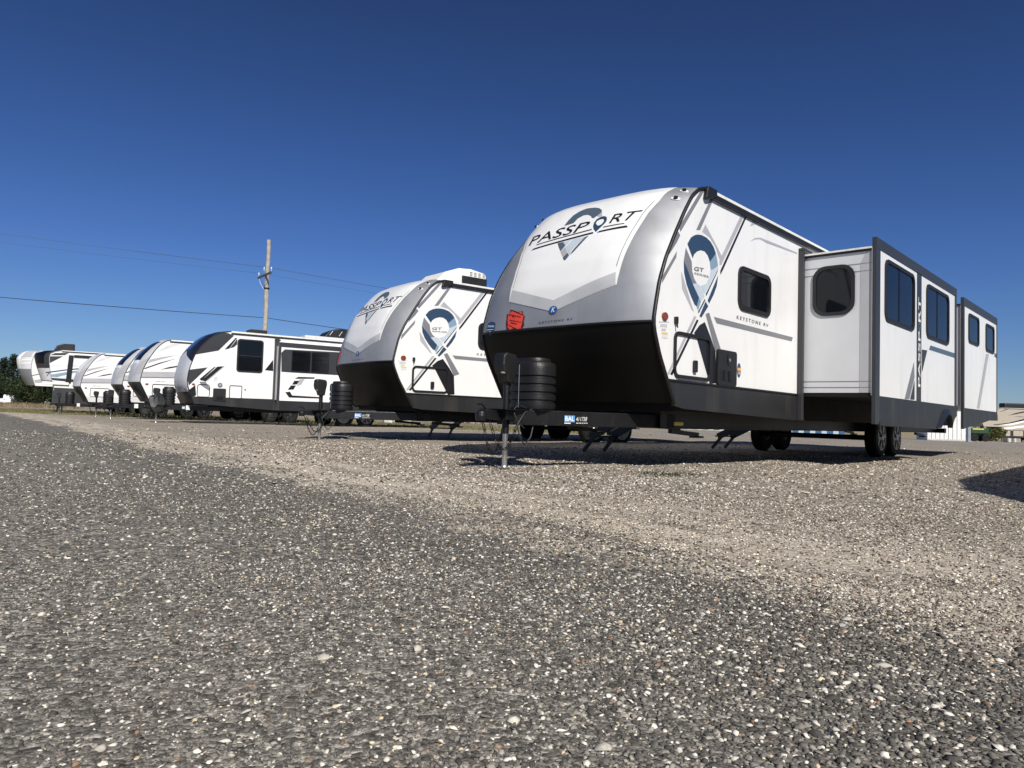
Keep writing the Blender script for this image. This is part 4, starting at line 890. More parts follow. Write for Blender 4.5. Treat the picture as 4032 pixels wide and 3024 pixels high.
# ------------------------------------------------------------------ grey swoosh trailers (three of one series)
def trailer_swoosh(P, label, visor, wm='white'):
    root = thing('travel_trailer', label, 'trailer', tuple(P.o), P.deg, 'travel trailers parked in a row')
    s = lambda x, y: P4.onY(*c7(x, y), -W); f = side(-W)
    E = [s(*p) for p in [(1738, 890), (1680, 770), (1625, 658), (1640, 585), (1668, 500), (1708, 425), (1760, 345), (1815, 275), (1875, 218), (1935, 182), (1990, 176)]]
    zt = E[-1][1]; cap = Cap(E, 2, (.15, .3, .35, .2), .08, 2.5)
    cap.skin(0, cap.sb, 14).build('lower_cap', 'fascia', root, smooth=0)
    up = cap.skin(cap.sb, cap.ST, 44).build('front_cap', 'pearl', root, smooth=0); H = cap.ST - cap.sb
    MB().sheet([(-.75, cap.sb + .35 * H), (.75, cap.sb + .35 * H), (.95, cap.ST - .02), (-.95, cap.ST - .02)], cap.f, .004, .09).build('white_field', 'cap_white', up, smooth=0)
    for u in (1, -1): MB().sheet([(u * 1.19, cap.sb + .16 * H), (u * .7, cap.sb + .12 * H), (u * .8, cap.sb + .3 * H), (u * 1.2, cap.sb + .5 * H)], cap.f, .007, .09).build('stripe', 'lgvinyl', up, smooth=0)
    if visor: MB().sheet([(-.8, cap.sb + .42 * H), (.8, cap.sb + .42 * H), (.92, cap.sb + .86 * H), (-.92, cap.sb + .86 * H)], cap.f, .010, .09).build('front_window', 'glass', up, smooth=0)
    L = 8.4; shell(root, cap, L, .95, zt, wm); edge_trim(root, cap, r=.015)
    MB().box(E[-1][0] - .05, L, -W - .03, -W - .002, zt - .09, zt - .04).build('roof_rail', 'black', root, bevel=.006)
    MB().box(E[-1][0], L, -W - .02, -W + .02, zt - .038, zt + .015).build('roof_edge', 'roofw', root)
    D = .003
    for m, pts in (('pgvinyl', [(1818, 300), (2000, 218), (2110, 215), (1850, 305)]), ('lgvinyl', [(1712, 448), (1740, 400), (1880, 372), (2050, 350), (1880, 395), (1745, 432)]), ('kvinyl', [(1675, 500), (1850, 438), (2055, 386), (1850, 452), (1678, 512)]),
                   ('kvinyl', [(1865, 517), (1960, 488), (2078, 469), (2078, 484), (1960, 505)]), ('lgvinyl', [(1652, 540), (2240, 548), (2240, 618), (1636, 614)]), ('gvinyl', [(1640, 600), (2240, 610), (2240, 619), (1636, 614)])):
        MB().sheet([s(*p) for p in pts], f, D).build('stripe', m, root); D += .0005
    zs, zb = s(1800, 815)[1], s(1990, 920)[1]
    MB().prism([(E[1][0] + .06, zs), (L, zs + .02), (L, zb), (E[0][0] + .02, zb + .06)], f, -.03, .006).build('skirt', 'pgvinyl', root)
    MB().prism([(E[1][0], .955), E[0], (L, zb), (L, .955)], lambda u, v, d: (u, W + d, v), -.02, .004).build('skirt', 'pgvinyl', root)
    MB().box(E[0][0] + .1, L - .05, -1.17, 1.17, .62, .93).build('underbelly', 'belly', root)
    hatch(root, f, s(1765, 750)[0], s(2045, 750)[0], s(1900, 822)[1], s(1900, 688)[1], m=None, r=.07, fw=.022, latch=False)
    u, v = s(1705, 685); MB().prism(ell(u, v, .06, .035, 12), f, 0, .02).build('marker_lamp', 'amber', root)
    MB().lines(1, [s(1808, 665), s(1918, 668), s(1918, 645), s(1808, 640)], f, .004).build('model_print', 'lgvinyl', root)
    window(f, 3.1, 4.0, 1.75, 2.45, root, r=.08); window(f, 5.6, 6.9, 1.75, 2.5, root, r=.08)
    chassis(root, .3, L - .1); wheels(root, (4.6, 5.5)); tongue(root, tank=(-1.02, .26, .22), tank_z=(.6, 1.22)); steps(root, 5.9)
    MB().box(L, L + .14, -1.05, 1.05, .58, .70).build('rear_bumper', 'frame', root)
    MB().box(1.9, 2.4, -.5, 0, zt + .06, zt + .2).build('roof_vent', 'black', root, bevel=.03)
    bf = beam_face(); MB().sheet([(.9, .46), (1.05, .46), (1.05, .63), (.9, .63)], bf, .004).build('tongue_paper', 'paper', root)
    return root
RV4 = trailer_swoosh(P4, 'white trailer with grey swooshes and a front window beside the black and white trailer', True)
RV5 = trailer_swoosh(P5, 'white trailer with grey swooshes, middle one of three alike', True)
RV6 = trailer_swoosh(P6, 'white trailer with grey swooshes and no front window beside the fifth-wheels', False)

# ------------------------------------------------------------------ fifth-wheel trailers
def fifth_wheel(root, E, L, zt, zn, xb, bows, capm, lowm, wm='white', skirt='fascia', zs=1.0, zb=.55, split=2):
    """E: nose profile from the underside of the gooseneck to the roof; zn: its underside; xb: where the lower body begins"""
    cap = Cap(E, split, bows, .08, 2.4); f = side(-W)
    cap.skin(0, cap.sb, 14).build('lower_cap', lowm, root, smooth=0); up = cap.skin(cap.sb, cap.ST, 44).build('front_cap', capm, root, smooth=0)
    edge_trim(root, cap, 'gvinyl', .015)
    q = np.linspace(0, cap.ST, 40); e = [(float(a), float(b)) for a, b in zip(np.interp(q, cap.q, cap.ex), np.interp(q, cap.q, cap.ez))]
    for s in (-1, 1):
        MB().prism(e + [(L, zt), (L, zs), (xb, zs), (xb, zn), (e[0][0] + .05, zn)], lambda u, v, d: (u, s * (W + d), v), -.04, 0).build('side_wall', wm, root)
        MB().prism([(xb, zs - .002), (L, zs - .002), (L, zb), (xb, zb)], lambda u, v, d: (u, s * (W + d), v), -.04, .003).build('skirt', skirt, root)
    MB().box(e[0][0] + .1, xb + .1, -1.17, 1.17, zn - .03, zn + .06).build('gooseneck_floor', 'belly', root)
    MB().box(xb, xb + .04, -1.17, 1.17, zb, zn - .032).build('front_bulkhead', skirt, root)
    MB().box(xb + .05, L - .05, -1.17, 1.17, zb + .05, zs - .05).build('underbelly', 'belly', root)
    MB().box(L - .04, L, -1.175, 1.175, zb, zt - .002).build('rear_wall', wm, root)
    r = MB(); ys = np.linspace(-W, W, 17); a = r.addv(cap.pt(np.full(17, cap.ST), ys)); b = r.addv([(L, y, zt + .08 * (1 - abs(y / W) ** 2.4)) for y in ys])
    for i in range(16): r.face((a + i, b + i, b + i + 1, a + i + 1))
    r.build('roof', 'roofw', root, smooth=40)
    MB().box(E[-1][0], L, -W - .03, -W - .002, zt - .09, zt - .03).build('roof_rail', 'black', root, bevel=.006)
    for y in (-.85, .85): MB().tube([(xb + .3, y, .03), (xb + .3, y, zn - .2)], .045, 10).box(xb + .18, xb + .42, y - .12, y + .12, 0, .03).build('landing_leg', 'frame', root)
    MB().beam((e[0][0] + .7, 0, zn), (e[0][0] + .7, 0, zn - .38), .3, .22, up=(1, 0, 0)).build('king_pin', 'frame', root)
    wheels(root, (L * .62, L * .62 + .95)); chassis(root, xb + .2, L - .1)
    return cap, up, f
P7 = Pose(-28.6, 43.0, 34, -.12)
def fifth_dark():
    root = thing('fifth_wheel_trailer', 'white fifth-wheel with a dark wraparound nose and a black rooftop air conditioner', 'trailer', tuple(P7.o), P7.deg, 'fifth-wheel trailers at the end of the row')
    s = lambda x, y: P7.onY(*c7(x, y), -W)
    zt = s(720, 296)[1]; E = [s(600, 645), s(588, 560), s(578, 500), s(572, 430), s(572, 370), s(585, 330), s(640, 308), s(720, 296)]
    xb = s(620, 800)[0]; cap, up, f = fifth_wheel(root, E, xb + 8.6, zt, s(600, 655)[1], xb, (.5, .62, .75, .5), 'fascia', 'pgvinyl', zs=s(700, 690)[1] - .35, zb=s(700, 900)[1])
    H = cap.ST - cap.sb
    MB().sheet([(-1.0, cap.sb + .18 * H), (1.0, cap.sb + .18 * H), (1.05, cap.sb + .75 * H), (-1.05, cap.sb + .75 * H)], cap.f, .006, .09).build('front_window', 'glass', up, smooth=0)
    D = .003
    for m, pts in (('fascia', [(578, 350), (640, 325), (800, 322), (720, 370), (578, 442)]), ('wprint', [(580, 352), (750, 350), (740, 362), (580, 362)]), ('navy', [(530, 545), (760, 515), (1000, 492), (1000, 506), (760, 528), (530, 560)]), ('steelblue', [(590, 575), (760, 548), (980, 515), (900, 545), (660, 605), (598, 600)]),
                   ('fascia', [(598, 612), (1000, 640), (1000, 680), (605, 640)])):
        MB().sheet([s(*p) for p in pts], f, D).build('stripe', m, root); D += .0006
    a = s(770, 500)[0]; MB().prism([(a, s(0, 635)[1]), (a + .26, s(0, 640)[1]), (a + .34, zt - .25), (a + .1, zt - .25)], f, .004, .06).build('slide_flange', 'kvinyl', root)
    MB().box(a + .36, xb + 5, -W - .06, -W - .006, zt - .36, zt - .22).build('slide_frame', 'kvinyl', root)
    MB().box(s(490, 660)[0], s(800, 660)[0], -W - .12, -W - .02, s(490, 685)[1], s(490, 655)[1]).build('side_rail', 'wprint', root, bevel=.02)
    MB().prism([(xb, s(0, 700)[1]), (xb + 2.2, s(0, 705)[1]), (xb + 2.2, s(0, 890)[1]), (xb + .12, s(0, 890)[1])], f, .005, .02).build('lower_panel', 'fascia', root)
    x0, x1 = s(632, 250)[0], s(882, 250)[0]; zr = s(700, 290)[1]
    MB().prism([(x0, zr), (x0 + .15, zr + .32), (x0 + .45, zr + .44), (x1 - .02, zr + .46), (x1, zr)], lambda u, v, d: (u, d, v), -.5, .5).build('air_conditioner', 'black', root, bevel=.05)
    return root
fifth_dark()
P8 = Pose(-34.6, 49.0, 40, -.14)
def fifth_pale():
    root = thing('fifth_wheel_trailer', 'white fifth-wheel with a rounded pale grey nose in front of the trees', 'trailer', tuple(P8.o), P8.deg, 'fifth-wheel trailers at the end of the row')
    s = lambda x, y: P8.onY(*c7(x, y), -W); zt = s(440, 300)[1]
    E = [s(405, 700), s(385, 640), s(368, 580), s(362, 510), s(366, 450), s(382, 390), s(405, 335), s(430, 308), s(470, 300)]
    xb = s(520, 800)[0] + .8; cap, up, f = fifth_wheel(root, E, xb + 8.2, zt, s(405, 705)[1], xb, (.35, .6, .8, .6), 'pgvinyl', 'gvinyl', split=3, zs=1.3, zb=.6)
    H = cap.ST - cap.sb
    MB().sheet([(-.55, cap.sb + .02), (.55, cap.sb + .02), (.7, cap.ST - .05), (-.7, cap.ST - .05)], cap.f, .006, .12).build('white_field', 'cap_white', up, smooth=0)
    for v in (.18, .34): MB().sheet([(.4, cap.sb + v * H), (1.2, cap.sb + (v + .08) * H), (1.2, cap.sb + (v + .13) * H), (.4, cap.sb + (v + .03) * H)], cap.f, .010, .12).build('stripe', 'cap_white', up, smooth=0)
    MB().sheet([(.62, cap.sb + .5 * H), (1.12, cap.sb + .56 * H), (1.1, cap.sb + .96 * H), (.72, cap.sb + .96 * H)], cap.f, .010, .12).build('stripe', 'lgvinyl', up, smooth=0)
    MB().sheet([s(362, 585), s(480, 560), s(480, 570), s(364, 592)], f, .004).build('stripe', 'kvinyl', root); MB().sheet([s(395, 640), s(520, 620), s(520, 668), s(408, 672)], f, .004).build('stripe', 'lgvinyl', root)
    return root
fifth_pale()
P9 = Pose(50.2, 84., 4, float(ground_z(53, 84)))
def fifth_tan():
    root = thing('fifth_wheel_trailer', 'tan fifth-wheel with dark swooshes parked across the road', 'trailer', tuple(P9.o), P9.deg)
    s = lambda x, y: P9.onY(*c9(x, y), -W); zt = s(1900, 345)[1]
    E = [s(1400, 705), s(1375, 650), s(1400, 600), s(1480, 500), s(1580, 430), s(1700, 365), s(1800, 345)]
    xb = s(1760, 800)[0]; cap, up, f = fifth_wheel(root, E, xb + 9, zt, s(1400, 712)[1], xb, (.3, .4, .5, .3), 'tan', 'tan', 'tan', 'fascia', zs=s(1760, 790)[1], zb=s(1760, 930)[1])
    D = .003
    for m, pts in (('kvinyl', [(1590, 675), (1900, 640), (2212, 560), (2300, 540), (2300, 570), (1900, 668), (1600, 686)]), ('wprint', [(1690, 690), (1950, 650), (2300, 575), (2300, 610), (1950, 690)]), ('kvinyl', [(1880, 495), (2050, 440), (2300, 390), (2300, 415), (2050, 465)]),
                   ('kvinyl', [(1720, 415), (1860, 365), (1900, 362), (1760, 412)]), ('gvinyl', [(1980, 512), (2150, 508), (2300, 530), (2120, 525)]), ('wprint', [(1770, 745), (2000, 715), (2300, 680), (2300, 720), (1900, 770), (1780, 775)])):
        MB().sheet([s(*p) for p in pts], f, D).build('stripe', m, root); D += .0008
    for xa, xb_ in ((1835, 1945), (1985, 2205)): hatch(root, f, s(xa, 850)[0], s(xb_, 850)[0], s(xa, 915)[1], s(xa, 780)[1], m='tan', r=.1, fw=.06, latch=False)
    x0 = s(1920, 300)[0]; MB().box(x0, x0 + 2.6, -.5, .5, zt + .03, zt + .62).build('air_conditioner', 'black', root, bevel=.12)
    return root
fifth_tan()

# ------------------------------------------------------------------ neighbour on the other side, whose shadow reaches into view
P0 = Pose(5.93, 1.96, 48, 0)
RV0 = thing('travel_trailer', 'white map-pin trailer whose shadow falls on the gravel beside the slide-outs', 'trailer', tuple(P0.o), P0.deg, 'travel trailers parked in a row')
passport(RV0, 8.6, False, (4.55, 5.45), (2.0,), False)

# ------------------------------------------------------------------ utility poles and lines
def utility_pole(x, y, H, label, arm_deg, group):
    z = float(ground_z(x, y)); root = thing('utility_pole', label, 'utility pole', (x, y, z), arm_deg, group)
    n = 16; pts = [(.012 * math.sin(k * .9), .012 * math.cos(k * 1.3), H * k / n) for k in range(n + 1)]
    MB().tube(pts, [.165 - .055 * k / n for k in range(n + 1)], 14).build('shaft', 'wood', root, smooth=50)
    za = H - 2.1
    MB().box(-1.2, 1.2, -.19, -.10, za - .055, za + .055).build('crossarm', 'wooddark', root, bevel=.01)
    for s in (-1, 1):
        MB().beam((s * .62, -.195, za - .03), (0, -.15, za - .75), .035, .008, up=(0, 1, 0)).build('brace', 'wooddark', root)
    MB().lathe([(.15, 0), (.155, .02), (.155, .07), (.15, .09)], (0, 0, za - .82), 'z', 18).build('strap', 'black', root)
    MB().tube([(-1.0, -.15, za - .06), (-.55, -.2, za - .45), (-.14, -.14, za - .80)], .012, 6).build('guard_strip', 'porcelain', root)
    for xx in (-1.12, 1.12):
        MB().lathe([(.012, 0), (.012, .12), (.04, .125), (.045, .16), (.03, .175), (.045, .19), (.04, .225), (.02, .25)], (xx, -.145, za + .05), 'z', 12).build('insulator', 'porcelain', root, smooth=40)
    MB().lathe([(.012, -.12), (.03, 0), (.045, .03), (.03, .06), (.04, .09), (.02, .12)], (0, -.2, za + .35), 'z', 12).build('insulator', 'porcelain', root, smooth=40)
    return root
LD = np.array([.80, .60]); PB = np.array([-14.55, 42.]); ADEG = math.degrees(math.atan2(-.80, .60))
poles = [PB - LD * 46, PB, PB + LD * 46]
plab = ['weathered wooden utility pole standing out past the fifth-wheels', 'weathered wooden utility pole with a short crossarm rising behind the black and white trailer', 'weathered wooden utility pole standing behind the slide-out trailer']
for (x, y), lb in zip(poles, plab): utility_pole(x, y, 10.55, lb, ADEG, 'utility poles along the road')
def wire(lat, h, r, sag, m, label, cat='cable'):
    for k in range(2):
        a, b = poles[k], poles[k + 1]; A = np.array([*(a + np.array([math.cos(R(ADEG)), math.sin(R(ADEG))]) * lat), h + ground_z(*a)]); B = np.array([*(b + np.array([math.cos(R(ADEG)), math.sin(R(ADEG))]) * lat), h + ground_z(*b)])
        pts = [A + (B - A) * t - np.array([0, 0, sag * 4 * t * (1 - t)]) for t in np.linspace(0, 1, 40)]
        o = MB().tube(pts, r, 6).build('overhead_wire', m, smooth=60); tag(o, label + (' on the far span past the fifth-wheels' if k == 0 else ' on the span behind the map-pin trailers'), cat, 'overhead wires')
wire(-1.12, 8.72, .006, .35, 'wire', 'thin overhead wire on the outer insulator'); wire(1.12, 8.72, .006, .35, 'wire', 'thin overhead wire on the inner insulator')
wire(0, 8.9, .006, .3, 'wire', 'thin overhead wire at the pole centre'); wire(0, 5.95, .019, .45, 'cable', 'thick dark cable slung low')

# ------------------------------------------------------------------ trees, shrubs
def leaves(rng, centres, n, size, flat=.7):
    c = centres[rng.integers(len(centres), size=n)]; d = rng.normal(size=(n, 3)); d /= np.linalg.norm(d, axis=1)[:, None]
    p = c[:, :3] + d * c[:, 3:4] * rng.uniform(.35, 1.0, (n, 1)) ** .5
    a = rng.normal(size=(n, 3)); a[:, 2] *= flat; a /= np.linalg.norm(a, axis=1)[:, None]; b = np.cross(a, rng.normal(size=(n, 3))); b /= np.linalg.norm(b, axis=1)[:, None]
    s = size * rng.uniform(.6, 1.4, (n, 1)); v = np.stack([p - a * s, p + b * s * .5, p + a * s, p - b * s * .5], 1).reshape(-1, 3)
    return v, np.arange(n * 4).reshape(-1, 4)
def fast_mesh(name, v, f, m, parent=None, tint=None):
    me = bpy.data.meshes.new(name); k = f.shape[1]; me.vertices.add(len(v)); me.vertices.foreach_set('co', np.ascontiguousarray(v, np.float32).ravel())
    me.loops.add(f.size); me.loops.foreach_set('vertex_index', np.ascontiguousarray(f, np.int32).ravel()); me.polygons.add(len(f)); me.polygons.foreach_set('loop_start', np.arange(0, f.size, k, dtype=np.int32))
    if tint is not None:
        at = me.attributes.new('tint', 'FLOAT_COLOR', 'POINT'); at.data.foreach_set('color', np.ascontiguousarray(tint, np.float32).ravel())
    me.update(calc_edges=True); return add(name, me, m, parent)
def tree(x, y, h, w, kind, label, seed, trunk=.25):
    rng = np.random.default_rng(seed); z = float(ground_z(x, y)); root = thing(kind + '_tree', label, 'tree', (x, y, z), 0, 'trees behind the row')
    t = MB(); top = h * (.95 if kind == 'conifer' else .7); t.tube([(rng.normal() * .05 * k, rng.normal() * .05 * k, top * k / 6) for k in range(7)], [h * .028 * (1 - .13 * k) for k in range(7)], 8)
    C = []
    if kind == 'conifer':
        for k in range(26):
            zz = h * (.08 + .9 * k / 26); rr = w * (1 - .93 * k / 26)
            for j in range(5):
                a = rng.uniform(0, 6.28); q = rr * rng.uniform(.3, .9); C.append((q * math.cos(a), q * math.sin(a), zz + rng.normal() * .15, .16 * h * (1 - .7 * k / 26) + .12))
                if j < 1: t.tube([(0, 0, zz), (q * math.cos(a), q * math.sin(a), zz + .1)], [.04, .015], 5)
        n, sz = 3800, .17
    else:
        for k in range(15):
            a = rng.uniform(0, 6.28); zz = h * rng.uniform(trunk + .12, .88); q = w * rng.uniform(.15, .85) * math.sin(math.pi * min(1, max(.15, (zz / h - trunk * .6) / (1.05 - trunk * .6)))); C.append((q * math.cos(a), q * math.sin(a), zz, w * rng.uniform(.25, .42)))
            t.tube([(0, 0, h * trunk), (q * .5 * math.cos(a), q * .5 * math.sin(a), (h * trunk + zz) / 2), (q * math.cos(a), q * math.sin(a), zz)], [h * .014, h * .009, h * .004], 5)
        n, sz = 4200, .15
    t.build('trunk', 'bark', root, smooth=50); v, f = leaves(rng, np.array(C), n, sz); fast_mesh('crown', v, f, 'needle' if kind == 'conifer' else 'leaf', root)
def at(px, depth):                                         # place a far thing along its sight line
    return (px - PCX) / FPX * depth, depth
k = 0
for px, d, h, w, kind, lb in ((10, 140, 9.2, 2.4, 'conifer', 'tall dark conifer standing behind the white pickup'), (52, 136, 9.6, 2.6, 'conifer', 'tallest dark conifer against the sky beside the fifth-wheel nose'), (100, 142, 8.4, 2.6, 'conifer', 'dark conifer half hidden by the pale fifth-wheel nose'), (-45, 138, 8.6, 2.6, 'conifer', 'dark conifer standing past the white pickup'), (150, 140, 7.6, 2.6, 'conifer', 'shorter dark conifer behind the round-crowned tree'),
                              (26, 126, 5.2, 3.6, 'broadleaf', 'broad bright green tree just behind the white pickup'), (142, 108, 3.9, 3.4, 'broadleaf', 'low round-crowned tree on a bare trunk under the fifth-wheel nose'), (205, 118, 3.7, 2.8, 'broadleaf', 'low spreading tree beside the landing legs of the fifth-wheel'), (78, 122, 4.3, 3.0, 'broadleaf', 'leafy tree between the pickup and the round-crowned tree'), (-60, 120, 5.0, 3.6, 'broadleaf', 'broad green tree past the pickup')):
    x, y = at(px, d); k += 1; tree(x, y, h, w, kind, lb, 40 + k, .2 if kind != 'conifer' else .1)
def shrub(px, d, h, w, label, seed):
    x, y = at(px, d); rng = np.random.default_rng(seed); root = thing('shrub', label, 'shrub', (x, y, float(ground_z(x, y))), 0, 'shrubs across the road')
    C = [(rng.normal() * w * .4, rng.normal() * w * .4, h * rng.uniform(.15, .8), w * .35) for _ in range(9)]
    t = MB()
    for c in C: t.tube([(0, 0, 0), (c[0] * .6, c[1] * .6, c[2] * .6), c[:3]], [.04, .025, .01], 5)
    t.build('stem', 'bark', root); v, f = leaves(rng, np.array(C), 1500, .07); fast_mesh('foliage', v, f, 'bush', root)
shrub(3895, 78, 1.9, .9, 'yellow-green shrub growing beside the green wagon', 3); shrub(3925, 79, 1.5, .7, 'small shrub under the nose of the tan fifth-wheel', 4); shrub(3850, 92, 2.6, 1.5, 'dark shrub behind the green wagon', 5)

# ------------------------------------------------------------------ white pickup
def pickup(px, d, deg, label, group=None):
    x, y = at(px, d); root = thing('pickup_truck', label, 'pickup truck', (x, y, float(ground_z(x, y))), deg, group)
    f = lambda u, v, q: (u, q, v)
    MB().prism([(0, .62), (0, 1.12), (.05, 1.16), (5.1, 1.12), (5.55, 1.0), (5.65, .75), (5.6, .5), (4.95, .48), (4.8, .8), (4.4, .9), (4.05, .75), (3.95, .48), (1.6, .48), (1.5, .8), (1.1, .92), (.75, .75), (.62, .5)], f, -.95, .95).build('body', 'truckw', root, bevel=.05, seg=2)
    MB().prism([(1.75, 1.13), (1.95, 1.78), (2.25, 1.86), (3.4, 1.84), (4.15, 1.13)], f, -.78, .78).build('cab', 'truckw', root, bevel=.07, seg=3)
    for s in (-1, 1): MB().prism([(2.0, 1.2), (2.1, 1.68), (3.35, 1.70), (3.85, 1.2)], lambda u, v, q: (u, s * (.78 + q), v), 0, .008).build('side_window', 'glass', root)
    g = lambda u, v, q: (1.83 - q - (v - 1.2) * -.30, u, v)
    MB().prism([(-.66, 1.25), (.66, 1.25), (.6, 1.68), (-.6, 1.68)], g, .0, .02).build('rear_window', 'glass', root)
    MB().box(-.14, .0, -.92, .92, .46, .64).build('rear_bumper', 'galv', root, bevel=.03); MB().box(-.15, -.141, -.16, .16, .50, .62).build('number_plate', 'wprint', root)
    MB().box(-.03, -.002, -.78, .78, .66, 1.10).build('tailgate', 'truckw', root, bevel=.02); MB().box(-.035, -.031, -.1, .1, .92, 1.0).build('tailgate_handle', 'black', root)
    for s in (-1, 1): MB().box(-.02, .1, s * .955 - .06 * (s > 0) - .0, s * .955 + .06 * (s < 0), .72, 1.08).build('tail_lamp', 'redlens', root)
    for xx in (1.12, 4.45):
        for s in (-1, 1):
            o = add('wheel', WHEEL[0], None, root); o.location = (xx, s * .84, .355); o.rotation_euler = (0, 0, 0 if s < 0 else math.pi); add('rim', WHEEL[1], None, o)
    return root
pickup(22, 118, 108, 'white pickup truck seen from behind, parked by the trees')
pickup(282, 105, 5, 'white pickup parked far off, seen under the row of trailers'); pickup(390, 100, 12, 'white pickup parked far off behind the gas bottle covers')

# ------------------------------------------------------------------ things across the road on the right
def ribbed(name, label, x0, y0, x1, y1, H, zg, m1, m2, step, cat, depth=8., roof='roofw'):
    root = thing(name, label, cat, (x0, y0, zg), math.degrees(math.atan2(y1 - y0, x1 - x0))); Lw = math.hypot(x1 - x0, y1 - y0)
    MB().box(0, Lw, .06, depth, 0, H).build('wall', m1, root)
    n = int(Lw / step); w = Lw / n; pm = MB().box(0, w - .05, 0, .055, .12, H - .1).build('panel', m1, root)
    pm.data.materials.append(M[m2]); pm2 = pm.data.copy(); pm2.materials.clear(); pm2.materials.append(M[m2])
    for k in range(1, n):
        o = add('panel', pm2 if k % 2 else pm.data, None, root); o.location = (k * w, 0, 0)
    MB().prism([(-.3, H - .02), (depth / 2, H + depth * .12), (depth + .3, H - .02), (depth + .3, H + .1), (depth / 2, H + depth * .12 + .12), (-.3, H + .1)], lambda u, v, d: (d, u, v), -.3, Lw + .3).build('roof', roof, root)
    MB().box(-.02, Lw + .02, -.02, .058, 0, .118).build('plinth', 'concrete', root)
    return root
(xa, ya), (xb, yb) = at(3655, 60.5), at(3806, 60)
sh = ribbed('metal_shed', 'white corrugated metal shed standing behind the rear slide-out', xa, ya, xb, yb, 2.75, float(ground_z(xa, ya)), 'shedw', 'shedw', .32, 'shed', 2.4)
(xa, ya), (xb, yb) = at(2600, 96), at(3330, 92)
bb = ribbed('metal_building', 'long blue metal building with pale panels seen beneath the slide-out trailer', xa, ya, xb, yb, 3.6, float(ground_z(30, 94)) - .05, 'blue_side', 'bluelight', .7, 'building', 9., 'roofdark')
def wagon():
    x, y = at(3838, 68); root = thing('farm_wagon', 'green steel wagon with a yellow top board beside the grey post', 'wagon', (x, y, float(ground_z(x, y))), -6)
    MB().prism([(-.45, .75), (1.05, .75), (1.1, 1.22), (-.5, 1.22)], lambda u, v, d: (u, d, v), -.5, .5).build('box', 'greensteel', root, bevel=.02)
    MB().box(-.38, .62, -.54, -.505, 1.10, 1.20).build('top_board', 'yellow', root); MB().box(-.5, 1.1, -.3, .3, .55, .74).build('underframe', 'frame', root)
    for xx in (-.2, .8):
        for s in (-1, 1): o = add('wheel', WHEEL[0], None, root); o.location = (xx, s * .45, .355); add('rim', WHEEL[1], None, o)
wagon()
x, y = at(3816, 57); pst = thing('steel_post', 'square pale grey steel post beside the white shed', 'post', (x, y, float(ground_z(x, y))), 10)
MB().box(-.12, .12, -.12, .12, 0, 2.1).build('shaft', 'galv', pst, bevel=.015); MB().box(-.17, .17, -.17, .17, 0, .05).build('base_plate', 'galv', pst); MB().box(-.13, .13, -.13, .13, 2.1, 2.13).build('cap', 'galv', pst)
x, y = at(4100, 130); hs_ = thing('house', 'house with a dark hipped roof behind the tan fifth-wheel', 'house', (x, y, float(ground_z(x, y))), 5)
MB().box(-6, 6, -4, 4, 0, 3.4).build('wall', 'wgrey', hs_)
r_ = MB(); k0 = r_.addv([(-6.5, -4.5, 3.4), (6.5, -4.5, 3.4), (6.5, 4.5, 3.4), (-6.5, 4.5, 3.4), (-2.2, 0, 6.0), (2.2, 0, 6.0)])
for q in ((0, 1, 5, 4), (1, 2, 5), (2, 3, 4, 5), (3, 0, 4), (3, 2, 1, 0)): r_.face([k0 + i for i in q])
r_.build('roof', 'roofdark', hs_)
for xx in (-4, -1, 2.5):
    w_ = MB().ring([(xx, 1.0), (xx + 1.4, 1.0), (xx + 1.4, 2.3), (xx, 2.3)], [(xx + .1, 1.1), (xx + 1.3, 1.1), (xx + 1.3, 2.2), (xx + .1, 2.2)], side(-4), -.02, .05).build('window', 'wprint', hs_); MB().box(xx + .1, xx + 1.3, -4.02, -4.004, 1.1, 2.2).build('pane', 'glass', w_)
def block(px, d, w, h, m, label, group=None, deg=12.):
    x, y = at(px, d); bm = bmesh.new(); bmesh.ops.create_cube(bm, size=1)
    for v in bm.verts: v.co = Vector((v.co.x * w + random.uniform(-.03, .03), v.co.y * .7 + random.uniform(-.03, .03), (v.co.z + .5) * h * (1 - .03 * (v.co.z > 0))))
    bmesh.ops.bevel(bm, geom=bm.edges[:], offset=.04, segments=2, affect='EDGES'); me = bpy.data.meshes.new('block'); bm.to_mesh(me); bm.free()
    o = add('concrete_block', me, m); o.location = (x, y, float(ground_bump(x, y)) - .01); o.rotation_euler = (0, 0, R(deg)); tag(o, label, 'block', group)
block(1532, 44, .5, .36, 'concrete', 'small pale concrete block on the grass behind the map-pin trailer'); block(1588, 48, 1.15, .22, 'concrete', 'long low concrete slab lying on the grass verge')
for i, px in enumerate((1700, 1722, 1838, 1858, 1880, 1902, 1924)): block(px, 64 + (i % 3) * .5, .46, .36 + .1 * (i % 2), 'sandblock', 'tan stone block in the row across the road', 'tan blocks across the road', 5 + 9 * i)
for i, px in enumerate((3968, 3985, 4004)): block(px, 70, .35, .42, 'concrete', 'pale concrete block lying under the tan fifth-wheel', 'blocks under the tan fifth-wheel', 8 + 20 * i)

